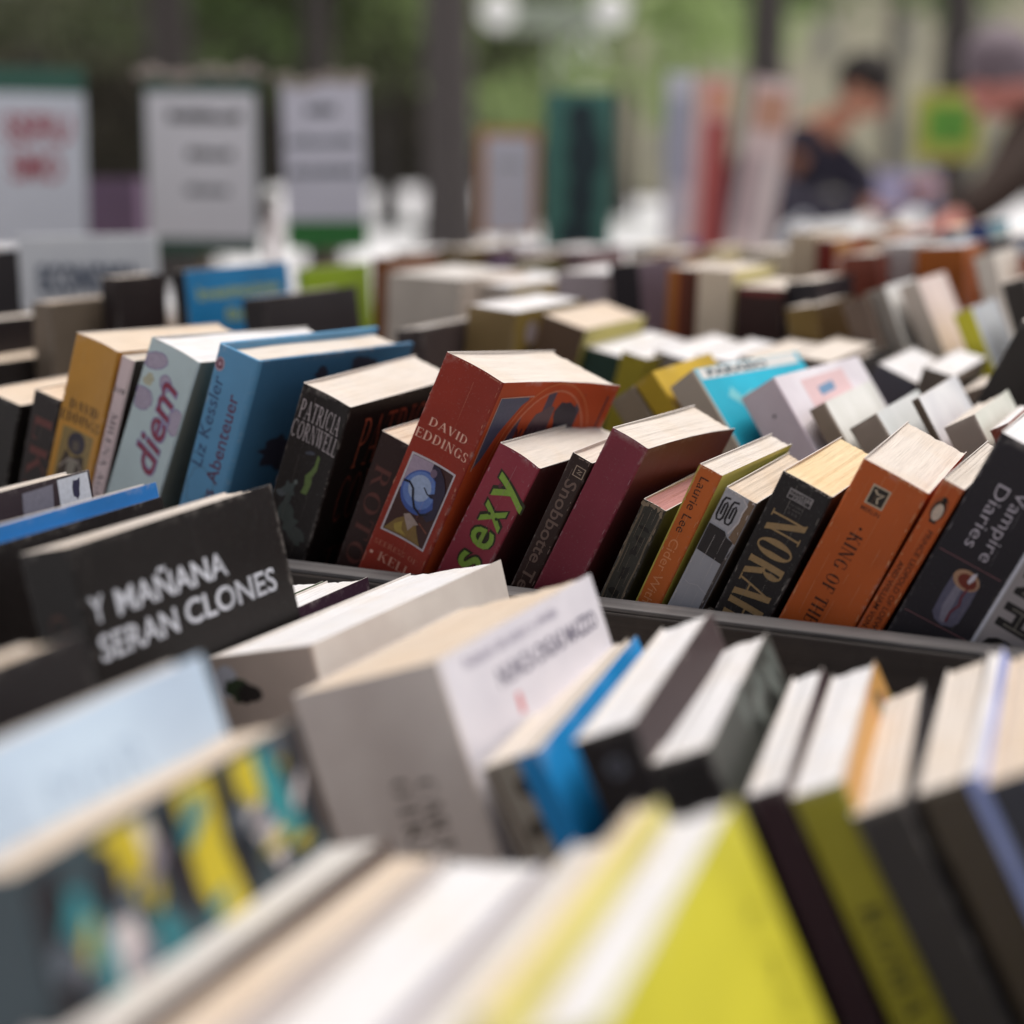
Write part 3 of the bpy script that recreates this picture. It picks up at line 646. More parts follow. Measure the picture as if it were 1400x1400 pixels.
S('x_peach','small peach book tilted among the farthest rows',(-0.4687,1.8500,0.9366),(0,5.0,0),(18.0,115,237),'B4','c89c78',None,None,0,0,0,0,0)
S('x_charcoal','small charcoal book tilted among the farthest rows',(-0.3789,1.8000,0.9350),(0,-3.0,0),(22.0,115,238),'B4','33302f',None,None,0,0,0,0,0)
S('x_plum','small plum book tilted among the farthest rows',(-0.3064,1.7800,0.9373),(0,6.0,0),(22.0,115,240),'B4','5a3448',None,None,0,0,0,0,0)
S('x_mint','small mint book tilted among the farthest rows',(-0.4610,1.9000,0.9350),(0,-6.0,0),(18.0,115,234),'B4','9cb4a4',None,None,2,0,0,0,0)
S('x_coral','small coral book tilted among the farthest rows',(-0.4584,1.9500,0.9358),(0,2.0,0),(22.0,115,239),'B4','b4604c',None,None,2,0,0,0,0)
S('x_bone_white','small bone white book tilted among the farthest rows',(-0.1884,1.4500,0.9350),(0,-16.0,0),(18.0,115,245),'B4','d8d2c8',None,None,2,0,0,0,0)
S('x_brick','small brick book tilted among the farthest rows',(-0.1847,1.5000,0.9350),(0,-10.0,0),(26.0,115,239),'B4','8a4634',None,None,0,0,0,0,0)
S('x_dusty_blue','small dusty blue book tilted among the farthest rows',(-0.3862,1.9000,0.9363),(0,4.0,0),(18.0,115,242),'B4','7488a4',None,None,2,0,0,0,0)
S('x_caramel','small caramel book tilted among the farthest rows',(-0.6679,1.7500,0.9359),(0,2.0,0),(26.0,115,215),'B4','9a6a38',None,None,0,0,0,0,0)
S('x_stone_grey','small stone grey book tilted among the farthest rows',(-0.7185,1.8500,0.9350),(0,-3.0,0),(30.0,115,216),'B4','9a948c',None,None,2,0,0,0,0)
S('x_olive_drab','small olive drab book tilted among the farthest rows',(-0.7782,1.6000,0.9363),(0,4.0,0),(18.0,115,215),'B4','6c683c',None,None,0,0,0,0,0)
S('x_cream_yellow','small cream yellow book tilted among the farthest rows',(-0.6476,1.8500,0.9359),(0,3.0,0),(18.0,115,216),'B4','cfc08c',None,None,0,0,0,0,0)

# ------------------------------------------------------------------ print on the sharp row
b = BOOKS['red']
SAL = 'd8aa98'
srf(b, 'DAVID', 5.6, 39.8, 4.6, SAL, width=23.6, weight=.95)
srf(b, 'EDDINGS', 1.3, 48.2, 5.2, SAL, width=32.2, weight=.95)
poly(b, 'spine', [(3.6, 56.8), (31.2, 56.4), (31, 103.4), (3.4, 104.2)], 'b9b4bc', 'picture_frame', 1)
poly(b, 'spine', [(4.6, 57.9), (30.2, 57.5), (30, 102.4), (4.4, 103.1)], '3a1c1a', 'picture_ground', 2)
poly(b, 'spine', [(4.7, 58.1), (17, 57.9), (19, 66), (8, 70), (4.6, 78)], '9a8ba0', 'picture_sky', 3)
poly(b, 'spine', oval(16.2, 75.5, 11.2, 12.6, 32), '39549c', 'orb', 4)
poly(b, 'spine', oval(15.4, 74.6, 9.4, 10.6, 28), '5a78b8', 'orb_glow', 5)
poly(b, 'spine', oval(15.0, 73.4, 6.6, 7.4, 24), '93a6c8', 'orb_light', 6)
poly(b, 'spine', [(17, 58.2), (21, 57.9), (26, 62), (29.8, 68), (29.8, 84), (26, 88), (22, 86), (26.5, 80), (24.5, 75), (20, 74.5), (24, 72), (22, 66), (17.5, 63)], '2a2138', 'figure', 7)
poly(b, 'spine', oval(19, 62.4, 2.0, 2.4, 12), '6c5a70', 'figure_head', 8)
stroke(b, 'spine', [(5.2, 73), (8.5, 72.6), (11.5, 75), (13.4, 80), (16, 84.4), (20.5, 86.6), (25, 84)], 1.3, '161424', 'dark_swirl', 8)
stroke(b, 'spine', [(17, 71.8), (20, 74.2), (23.5, 75)], .7, '161424', 'claw', 8)
poly(b, 'spine', [(4.6, 102.6), (9, 95), (15.5, 89), (20, 91), (22.5, 96), (27.5, 102.2)], '7c6230', 'rocks', 3)
poly(b, 'spine', [(12, 90.5), (15, 88.6), (22, 92), (19.5, 94), (17.6, 98), (14.5, 94)], '9a8a84', 'pale_rock', 4)
poly(b, 'spine', [(9, 98), (13, 94.5), (14, 99), (18, 101), (11, 101.5)], '9a8438', 'bright_rock', 5)
stroke(b, 'spine', [(22, 91), (28.6, 93.6)], .8, '7a4434', 'streak', 4)
srf(b, 'SEERESS', 3.0, 112.8, 2.9, 'a8624e', width=18.4)
srf(b, 'OF', 24.0, 112.6, 2.9, 'a8624e', width=6)
poly(b, 'spine', oval(3.6, 118.2, 1.0, 1.0, 12), 'd0a090', 'dot')
srf(b, 'KELL', 8.0, 121.2, 5.2, 'c08a78', width=20)
poly(b, 'cover', [(4.5, 9), (36, 8.6), (28, 14), (16, 30), (10, 45), (4.5, 52)], '4c5068', 'slate_panel', 1)
poly(b, 'cover', oval(60, 50, 38, 44.5, 40), '4e4458', 'arched_panel', 1)
poly(b, 'cover', oval(58, 46, 20, 30, 26, 0, .1, 3), '5e4a52', 'arch_picture', 2)
poly(b, 'cover', oval(74, 22, 12, 9, 18, 35, .1, 5), '322c3a', 'arch_shade', 3)
stroke(b, 'cover', oval(60, 50, 38, 44.5, 44), 1.1, 'c87a58', 'arch_rule', 4, True)
stroke(b, 'cover', oval(60, 50, 42.5, 49, 44), .8, 'c8703c', 'arch_rule', 4, True)
stroke(b, 'cover', [(4.5, 52), (4.5, 9), (36, 8.6)], .7, 'c89a88', 'panel_rule', 4)
poly(b, 'cover', [(84, 7), (105, 7), (105, 34), (100, 36), (94, 20)], '33323c', 'dark_panel', 1)
srf(b, 'MALLOREON', 32, 34, 6, '3a2230', face='cover', width=52, lean=0, lift=4)

b = BOOKS['patricia']
srf(b, 'PATRICIA', 2.6, 19.3, 11.0, 'b9b0b4', width=26.4, weight=.62)
srf(b, 'CORNWELL', 1.0, 31.2, 10.4, 'b9b0b4', width=29.8, weight=.62)
poly(b, 'spine', [(20.6, 35), (22.4, 36), (22.6, 44), (20.6, 49), (21.6, 52), (20.4, 60), (16.6, 60.5), (17.6, 55), (16.4, 50), (18.8, 46), (20.4, 42)], '566b34', 'green_figure', 1)
poly(b, 'spine', oval(16.2, 36, 3.2, 1.2, 14, -20, .3, 4), '3c3f4c', 'grey_highlight', 1)
for i, (x, y, rx, ry, a, cc) in enumerate([(9, 62, 3.5, 5, 20, '3b4444'), (9.5, 72, 3, 10, 8, '343c3b'), (15, 80, 5, 9, -30, '323a38'), (21, 86, 5, 6, -40, '303634'), (5, 66, 2.5, 2, 0, '464c50'), (12, 56, 1.2, 1.4, 0, '586060')]):
    poly(b, 'spine', oval(x, y, rx, ry, 18, a, .35, 20+i), cc, 'smoke', 1+i*.4)
srf(b, 'PATRICIA', 19, 41.5, 31, 'a8553c', face='cover', width=84, weight=.5, lean=0)
srf(b, 'CORNWELL', 15, 76, 30, '7c3c30', face='cover', width=88, weight=.5, lean=0)
srf(b, 'TRAVIS', 18, 112, 18, '5c302a', face='cover', width=80, weight=.9)

b = BOOKS['sexy']
for s, v0, w in (('s', 72, 10), ('e', 57.0, 11.4), ('x', 44.0, 13.6), ('y', 28.0, 14.6)):
    P = font_polys(s, .045)
    for col, grow, lf in (('2c2a18', 1.0, 1), ('7ea338', .0, 2)):
        Q = font_polys(s, .05 if grow else .012)
        letters(b, 'spine', Q, 20.4, v0, 15.2, -90, col, w+(1.4 if grow else 0), capnorm=.55, lift=lf, name='letter' if not grow else 'letter_outline')
for (u, v) in ((11.6, 37.2), (16.4, 37.8)):
    poly(b, 'spine', oval(u, v, .9, .9, 10), '2c3a18', 'dot', 4)
for (u, v) in ((10.2, 20.6),):
    poly(b, 'spine', oval(u, v, 1.0, 1.4, 10), '5c2a3c', 'dot', 4)
b = BOOKS['snob']
stroke(b, 'spine', [(5.2, 5.0), (10.6, 5.0), (10.6, 10.4), (5.2, 10.4)], .7, '9a8878', 'emblem_box', 1, True)
stroke(b, 'spine', [(6.8, 6.8), (9.2, 6.8), (6.8, 8.6), (9.2, 8.6)], .6, '9a8878', 'emblem', 1)
txt(b, 'Snobbotte Te', 3.4, 13.5, 6.4, '6a564e', 90, width=66, bold=.012)

b = BOOKS['yellow']
srf(b, 'DAVID', 5.4, 45.0, 6.2, '33261c', width=21, weight=1.25)
srf(b, 'EDDINGS', 1.6, 53.0, 6.4, '33261c', width=28, weight=1.25)
poly(b, 'spine', [(4.5, 56.5), (27, 56.5), (26.6, 104), (4.5, 104)], '8f7a48', 'picture_ground', 1)
poly(b, 'spine', oval(15.4, 64.4, 6.3, 7.0, 28), '3a3440', 'orb', 2)
poly(b, 'spine', oval(15.0, 66, 2.6, 3.4, 18, 0, .2), '5f564c', 'orb_glow', 3)
poly(b, 'spine', [(6, 84), (9, 70), (13, 74), (17.5, 72), (22, 70), (26, 84), (24, 100), (7, 100)], '40342c', 'robed_figure', 2)
poly(b, 'spine', [(11.6, 76), (18, 74), (17, 96), (12, 96)], '8a8478', 'pale_robe', 3)
stroke(b, 'spine', [(7, 82), (12, 75), (18.6, 74.4), (24.6, 82)], 1.0, 'a49a90', 'sleeves', 4)
b = BOOKS['milena']
txt(b, '119', 1.2, 22.0, 3.3, '3a3038', width=6.6, bold=.02)
srf(b, 'MILENA AGUS', 2.6, 34.5, 4.2, '574650', 90, width=60, weight=1.0)
b = BOOKS['diem']
for (x, y, rx, ry, a) in ((7, 12, 8, 5, -25), (5, 36, 7, 6.5, 40), (31, 40, 6, 8, 0), (17, 22, 5, 4, 60)):
    poly(b, 'spine', [p for p in oval(x, y, rx, ry, 26, a, .05, int(x)) if 0.4 < p[0] < 34.4], 'a99fb4', 'flower_petal', 1)
    stroke(b, 'spine', [p for p in oval(x, y, rx, ry, 26, a, .05, int(x)) if 0.6 < p[0] < 34.2], .5, '7c74a4', 'petal_outline', 2)
poly(b, 'spine', oval(6, 24, 3, 4, 16, 20, .2), 'b4b49c', 'flower_heart', 2)
txt(b, 'diem', 26.4, 79.6, 16.2, '8d86b0', -90, width=57, bold=.034, lean=.35, lift=2.4)
txt(b, 'diem', 26.0, 79.0, 15.5, '8a2a44', -90, width=56, bold=.004, lean=.35, lift=3)
b = BOOKS['kessler']
poly(b, 'spine', oval(4.6, 10.8, 3.2, 4.2, 18), 'a08a9a', 'badge', 1)
poly(b, 'spine', oval(4.6, 10.8, 2.1, 2.8, 14, 0, .2), '6a2c44', 'badge_rose', 2)
poly(b, 'spine', oval(4.7, 10.6, 1.1, 1.4, 10), 'b090a0', 'badge_heart', 3)
txt(b, 'Liz Kessler', 9.4, 72, 7.2, '2b3f68', -90, width=54, lean=.12)
txt(b, 'Emilys Abenteuer', 21.6, 112, 7.6, '5c2c4c', -90, width=88, bold=.008)
for i, (x, y, r_) in enumerate(((12, 84, 9), (20, 92, 6))):
    stroke(b, 'spine', oval(x, y, r_, r_*1.3, 26, 0, .12, i), .6, '4f7c9c', 'swirl', 1, True)
for (x, y, rx, ry) in ((62, 12, 6, 4.5), (106, 11, 16, 6), (96, 40, 20, 12), (40, 60, 18, 10)):
    poly(b, 'cover', oval(x, y, rx, ry, 22, 10, .25, int(x)), '3a3a4c', 'cover_picture', 1)

b = BOOKS['redletters']
srf(b, 'LKLO', 4.5, 14, 13, '66342f', 90, width=80, weight=1.1)
b = BOOKS['tatter']
for i, (v, h, w) in enumerate(((14, 2.2, 6), (20, 3.4, 4), (27, 6, 3), (40, 8, 4), (52, 5, 6), (66, 10, 4))):
    poly(b, 'spine', oval(6.5, v, w/2, h/2, 12, 6, .35, i), '211f1d', 'worn_letter', 1)
for u in (1.4, 11.4):
    stroke(b, 'spine', [(u+.25*math.sin(i*1.7), i*7+1) for i in range(18)], .9, '6c6050', 'crease', 2)
for i, (u, v) in enumerate(((1, 2), (11.6, 3), (6, 1.2), (3, 1.4), (9.4, 1.6))):
    poly(b, 'spine', oval(u, v, 1.2, 1.5, 9, 0, .5, i), '8c7c68', 'torn_card', 3)
b = BOOKS['laurie']
txt(b, 'Laurie Lee', 3.2, 5.5, 4.6, '3c1e10', 90, width=31)
txt(b, 'Cider With Rosie', 3.0, 40.5, 4.6, 'd08a58', 90, width=58)
stroke(b, 'spine', [(.5, .5), (.55, 60), (.5, 150)], .7, 'b4ac48', 'yellow_edge', 2)
b = BOOKS['grey80']
poly(b, 'spine', [(.8, 1.5), (10.5, 1.2), (13.4, 3.4), (12.6, 8), (13, 13), (11, 20.5), (9.2, 19.2), (.8, 19.0)], 'a7a8b0', 'torn_label', 1)
for u0 in (1.8, 6.6):
    stroke(b, 'spine', [(u0+3.2, 4.2), (u0+.6, 4.8), (u0, 7), (u0, 14.6), (u0+.9, 16.6), (u0+2.7, 16.4), (u0+3.4, 14.6), (u0+3.2, 8), (u0+2.4, 6.6), (u0+1.6, 8), (u0+1.6, 13.6)], 1.15, '221f24', 'numeral', 2)
poly(b, 'spine', [(.6, 20.0), (9.4, 20.2), (11.6, 22.6), (15.4, 23.4), (15.2, 36), (.6, 35.2)], '2a272a', 'black_band', 1)
poly(b, 'spine', [(13.2, 0), (16.6, 0), (16.6, 24), (12.2, 22), (13.4, 12)], '7a6450', 'torn_card', 2)
stroke(b, 'spine', [(10.5, 1.2), (13.6, 3.4), (12.9, 8), (13.3, 13), (11.1, 20.5)], .7, 'c8c4c8', 'torn_edge', 3)
poly(b, 'spine', [(14.9, 36), (16.6, 24), (16.7, 160), (15.6, 160)], '4a4444', 'worn_edge', 2)
srf(b, 'CE', 4, 84, 9, '2c2a2e', 90, width=22)
stroke(b, 'spine', [(.9, 52), (5, 53), (9, 51.6), (15, 53.6)], .35, 'b4b4bc', 'crease', 2)
b = BOOKS['norah']
for (u0, v0, w, h) in ((7.0, 5.6, 12.6, 5.2),):
    poly(b, 'spine', [(u0, v0), (u0+w, v0), (u0+w, v0+h), (u0, v0+h)], '8a8688', 'emblem_box', 1)
    poly(b, 'spine', [(u0+.6, v0+3.0), (u0+w-.6, v0+3.0), (u0+w-.6, v0+h-.5), (u0+.6, v0+h-.5)], '2d2a2b', 'emblem_band', 2)
    txt(b, 'FAWCETT', u0+.8, v0+2.5, 1.7, '2d2a2b', width=11, bold=.03, lift=3)
    txt(b, 'CREST', u0+2.8, v0+4.5, 1.2, '9a9698', width=7, bold=.02, lift=3)
for i in range(3):
    txt(b, ('T40 ISBN', '0 449', '225')[i], 9.0+i*.8, 13.6+i*2.0, 1.2, '5a5656', width=8-i*1.4)
srf(b, 'NORAH LOFTS', 4.2, 18.4, 18.6, '9a8058', 90, width=118, weight=1.5)
b = BOOKS['king']
poly(b, 'spine', [(9.6, 8.4), (18.8, 8.2), (18.8, 18.4), (9.6, 18.6)], 'b8a890', 'emblem_border', 1)
poly(b, 'spine', [(10.5, 9.3), (17.9, 9.1), (17.9, 17.5), (10.5, 17.7)], '2a2420', 'emblem_ground', 2)
stroke(b, 'spine', [(11.6, 10.6), (13.6, 12.2), (16.6, 11.4), (14.4, 14.2), (15.2, 16.6)], 1.0, 'b8a890', 'emblem_mark', 3)
txt(b, 'MERLIN', 9.4, 22.2, 2.2, '5c2c14', width=9.6, bold=.01)
poly(b, 'spine', oval(14.2, 31, .8, .8, 10), '3a2012', 'dot', 1)
srf(b, 'KING OF THE', 10.6, 34.2, 6.6, '4a2412', 90, width=50, weight=1.2)
srf(b, 'CASTLE', 10.6, 89, 6.6, '4a2412', 90, width=34, weight=1.2)
b = BOOKS['peng']
poly(b, 'spine', oval(5.4, 13.6, 3.9, 6.4, 26), '9c4a1c', 'emblem_ground', 1)
poly(b, 'spine', oval(5.4, 14.4, 2.9, 5.4, 22), '2a211c', 'bird_back', 2)
poly(b, 'spine', oval(5.5, 15.2, 2.3, 4.4, 20), 'c4b4a4', 'bird_front', 3)
poly(b, 'spine', oval(5.6, 8.6, 1.3, 1.5, 14), '2a211c', 'bird_head', 2)
poly(b, 'spine', [(6.2, 8.0), (8.0, 9.0), (6.4, 9.3)], '2a211c', 'beak', 3)
poly(b, 'spine', [(3.6, 19.6), (7.4, 19.6), (7.0, 20.8), (4.0, 20.8)], '2a211c', 'bird_feet', 3)
txt(b, 'PRINCE LEOPOLD OF LOEWENSTEIN', 6.0, 24.5, 2.5, '4a2412', 90, width=72, bold=.012)
txt(b, 'AND WILLIAM VON GERHARDT', 1.8, 44, 2.5, '4a2412', 90, width=60, bold=.012)
b = BOOKS['vamp']
txt(b, 'Vampire', 19.4, 19.5, 6.2, 'b9b4c0', 90, width=37, bold=-.008)
txt(b, 'Diaries', 10.4, 21.0, 6.2, 'b9b4c0', 90, width=32.5, bold=-.008)
stroke(b, 'spine', [(2, 60.7), (33, 60.1)], .35, '8a5a60', 'rule', 1)
stroke(b, 'spine', [(2.2, 94.6), (33, 93.0)], .35, '8a5a60', 'rule', 1)
body = [(13.4, 67), (12.9, 78), (13.4, 88.6), (16, 91.6), (20, 92.6), (24.4, 91), (26.4, 88), (26.6, 78), (26.2, 68.6)]
poly(b, 'spine', body, '5b5a70', 'candle', 1)
poly(b, 'spine', [(16.6, 70), (16, 84), (18, 91), (20.4, 91), (20, 78), (20, 70)], '7c7a8c', 'candle_light', 2)
poly(b, 'spine', oval(19.8, 68.0, 6.4, 4.8, 26, 4), 'a88468', 'candle_rim', 3)
poly(b, 'spine', oval(20.4, 68.2, 4.6, 3.4, 24, 8), '6e2c20', 'molten_wax', 4)
poly(b, 'spine', [(20.4, 68), (21, 64), (22.6, 62.4), (22.9, 66), (21.6, 69)], 'c8c4d0', 'wick', 5)
stroke(b, 'spine', [(22.2, 71), (21.6, 76), (22.6, 80), (20.6, 85), (21, 90)], .9, '6a2430', 'red_drip', 5)
b = BOOKS['oh']
stroke(b, 'spine', [(1.1, 0), (1.1, 160)], 1.8, 'c8ccd8', 'pale_edge', 1)
for s, v in (('O', 79), ('H', 62), ('N', 45), ('E', 28)):
    txt(b, s, 6.5, v, 15, '1f1d1e', 90, width=12.5, bold=.07, lift=1)
    txt(b, s, 8.1, v+1.7, 11.8, '78746c', 90, width=9.2, bold=-.028, lift=3)

# ------------------------------------------------------------------ print on the front and nearest rows
b = BOOKS['manana']
for s, u, v, w in (('Y', 4.2, 36.6, 10), ('MAÑANA', 22, 36.8, 86), ('SERAN', 4.6, 54.4, 57), ('CLONES', 68, 53.6, 78)):
    txt(b, s, u, v, 11.6, 'c3cad6', face='cover', width=w, bold=.018)
for v in [25.6+1.5*i for i in range(8)] + [43.4+1.5*i for i in range(8)]:
    stroke(b, 'cover', [(100, v), (125, v), (146, v)], .26, '201c1c', 'stripe', 4)
srf(b, 'CLONES', 9, 30, 10, '4a2a20', 90, width=60)
b = BOOKS['thick']
txt(b, 'Relatos de amor y olvido', 20, 9.4, 4.6, '7c7690', face='cover', width=92, bold=.01)
txt(b, 'NUNCA DIGAS MAZZO', 43, 24.2, 8.2, '67647a', face='cover', width=106, bold=.025)
poly(b, 'cover', [(53, 30), (57, 30), (57, 39), (53, 39)], 'd06a6c', 'red_mark', 1)
srf(b, 'OTRAS', 35, 44, 9, '6f6660', 90, width=44, weight=1.2)
srf(b, 'CARTAS', 47, 46, 9, '6f6660', 90, width=46, weight=1.2)
b = BOOKS['n_collage']
CK = [('1f1c22', [(4, 6), (16, 2), (22, 60), (20, 120), (8, 130), (0, 60)]), ('2e7f8a', [(18, 30), (30, 24), (36, 50), (34, 90), (22, 100)]), ('cfc9cc', [(34, 34), (46, 30), (48, 48), (40, 58), (33, 52)]),
      ('c0ae14', [(38, 4), (58, 3), (60, 22), (48, 30), (40, 24)]), ('d8d2c4', [(58, 6), (66, 5), (66, 20), (60, 24)]), ('201c24', [(68, 2), (80, 2), (84, 40), (74, 48), (66, 30)]),
      ('c4b416', [(82, 2), (104, 2), (102, 30), (108, 60), (92, 64), (82, 40)]), ('1d1a20', [(105, 2), (114, 3), (118, 40), (112, 58), (104, 40)]), ('c4b416', [(117, 3), (132, 3), (134, 18), (124, 28), (117, 18)]),
      ('d4ced0', [(118, 24), (128, 22), (130, 34), (120, 38)]), ('2f8a92', [(132, 4), (142, 3), (146, 22), (152, 40), (138, 44), (132, 28)]), ('1e1c22', [(124, 40), (134, 34), (138, 46), (128, 58)]),
      ('9a9018', [(145, 2), (152, 2), (151, 14), (146, 16)]), ('2a2428', [(153, 1), (163, 1), (164, 46), (158, 46), (153, 20)]), ('2a6f7c', [(46, 50), (70, 46), (74, 70), (50, 80)])]
for i, (cc, P) in enumerate(CK): poly(b, 'cover', P, cc, 'pattern_patch', 1+(i % 4)*.5)
g = random.Random(5)
for i in range(34):
    cc = g.choice(('1f1c22', '2e7f8a', 'cfc9cc', 'b0a214', '56606c', '2a3a44', '8a8490'))
    poly(b, 'cover', oval(g.uniform(6, 158), g.uniform(4, 70), g.uniform(2, 6), g.uniform(3, 10), 12, g.uniform(0, 90), .3, i), cc, 'pattern_patch', 4+i*.3)
b = BOOKS['n_lime']
srf(b, 'CASA', 138, 30, 13, '8f8a18', 90, width=62, face='cover', weight=1.6)
b = BOOKS['n_blue']
txt(b, 'EL MAR', 20, 34, 16, 'a6bed8', face='cover', width=90)
b = BOOKS['f_lime']
srf(b, 'ROMA', 6, 48, 9, '4d4a18', 90, width=46, weight=1.3)
b = BOOKS['f_black1']
poly(b, 'spine', oval(12.6, 14.5, 4.6, 4.6, 20, 0, .12), '565a66', 'emblem', 1)
poly(b, 'spine', oval(12.6, 14.5, 2.0, 3.2, 14, 30), '23202a', 'emblem_mark', 2)
b = BOOKS['f_grey']
poly(b, 'spine', oval(14.5, 13, 3.6, 4.2, 16, 0, .25, 3), '3c3834', 'spine_picture', 1)
poly(b, 'spine', oval(13, 30, 5, 5, 16, 0, .3, 4), '57524a', 'spine_picture', 1)
stroke(b, 'spine', [(4, 2), (4, 120)], 1.8, '5a4a46', 'dark_edge', 1)
b = BOOKS['f_black2']
for i in range(7):
    poly(b, 'cover', oval(70+i*13, 8+(i*37 % 22), 6, 9, 12, i*30, .3, i), ('5c6460', '2c2f2c', '6c7470')[i % 3], 'pattern_patch', 1+i*.3)
b = BOOKS['f_dark']
poly(b, 'cover', [(110, 4), (134, 3), (128, 40), (104, 44)], '767684', 'cover_picture', 1)
poly(b, 'cover', [(138, 1.5), (163, 1), (163, 40), (136, 40)], 'c4ccd8', 'cover_picture', 1)
poly(b, 'cover', oval(152, 8, 3, 6, 12, 20, .3), '30304a', 'cover_mark', 2)
b = BOOKS['f_lime']
for i in range(5):
    poly(b, 'cover', oval(110+i*9, 8+i*3, 7, 8, 12, i*40, .3, i), ('c89060', '8a7a2a', '5a4030')[i % 3], 'pattern_patch', 1+i*.3)

# ------------------------------------------------------------------ print on the rows behind
b = BOOKS['b_cyan']
poly(b, 'cover', [(4, .6), (120, .6), (120, 8), (4, 8)], 'cfd2d2', 'title_band', 1)
txt(b, 'PARAISO', 12, 6.6, 4.8, '4c5c64', face='cover', width=70, bold=.04, lift=2)
poly(b, 'cover', [(20, 22), (28, 16), (34, 24), (50, 20), (46, 30), (30, 30)], '6fc0cc', 'pale_wave', 1)
b = BOOKS['b_pink']
poly(b, 'cover', [(30, 6), (96, 5), (96, 60), (30, 60)], 'd8bcc0', 'pink_panel', 1)
poly(b, 'cover', [(48, 13), (72, 11), (72, 17), (48, 19)], '6a90b4', 'blue_mark', 2)
poly(b, 'spine', oval(14, 20, 1.2, 1.2, 8), '77707c', 'spine_mark', 1)
b = BOOKS['b2_inv']
txt(b, 'Investigaciones', 16, 24.5, 10, 'a8b44c', face='cover', width=118, bold=.02)
txt(b, 'filosoficas', 52, 44, 10, 'a8b44c', face='cover', width=84, bold=.02)
b = BOOKS['b2_tan']
poly(b, 'cover', oval(30, 18, 10, 9, 20), 'b8b0b8', 'round_sticker', 1)
poly(b, 'cover', [(20, 30), (44, 28), (44, 40), (20, 42)], '28242a', 'cover_mark', 1)
b = BOOKS['b4_red']
poly(b, 'cover', [(4, 2), (70, 2), (70, 12), (4, 14)], 'c88a30', 'title_band', 1)
poly(b, 'cover', [(6, 16), (80, 14), (90, 26), (6, 30)], 'd0a89a', 'pale_band', 1)
b = BOOKS['b3_rust']
stroke(b, 'spine', [(5, 0), (5, 220)], 9, 'a8641e', 'ochre_band', 1)
stroke(b, 'spine', [(20, 0), (20, 220)], 6, '3c1812', 'dark_band', 1)
b = BOOKS['b3_wine']
stroke(b, 'spine', [(4, 3), (20, 4), (40, 3)], 5, '7a2c28', 'red_band', 1)

b = BOOKS['f_white']
poly(b, 'spine', oval(8, 12, 6, 8, 16, 0, .2, 2), 'c8ccd8', 'spine_picture', 1)
poly(b, 'spine', oval(14, 17, 7, 6, 16, 0, .25, 5), '3c4a34', 'spine_picture', 2)
poly(b, 'spine', oval(20, 20, 7, 5, 16, 0, .25, 6), '2e2826', 'spine_picture', 3)

for kk, hx, nc, nch in (('yellow', 'c8a468', 2, 22), ('diem', 'c8ccd0', 1, 14), ('patricia', '6a605c', 2, 22), ('red', 'a86c58', 1, 30), ('sexy', 'a07880', 1, 22), ('snob', '7c6a62', 1, 14),
                     ('maroon', '9c7480', 0, 22), ('tatter', '8c7c68', 3, 40), ('laurie', 'c89468', 1, 20), ('grey80', 'bcb8b8', 2, 24), ('norah', '8a8480', 2, 28), ('king', 'cc9468', 4, 44),
                     ('peng', 'c89468', 1, 24), ('vamp', '77747a', 1, 14), ('darkspine', '6a605a', 2, 16), ('redletters', '6a605a', 1, 16), ('milena', 'd0c8c8', 1, 10)):
    worn(BOOKS[kk], kk, hx, nc, nch)
b = BOOKS['smallblack']
srf(b, 'ROTO', 4, 18, 10, '5c302a', 90, width=60, weight=.9)

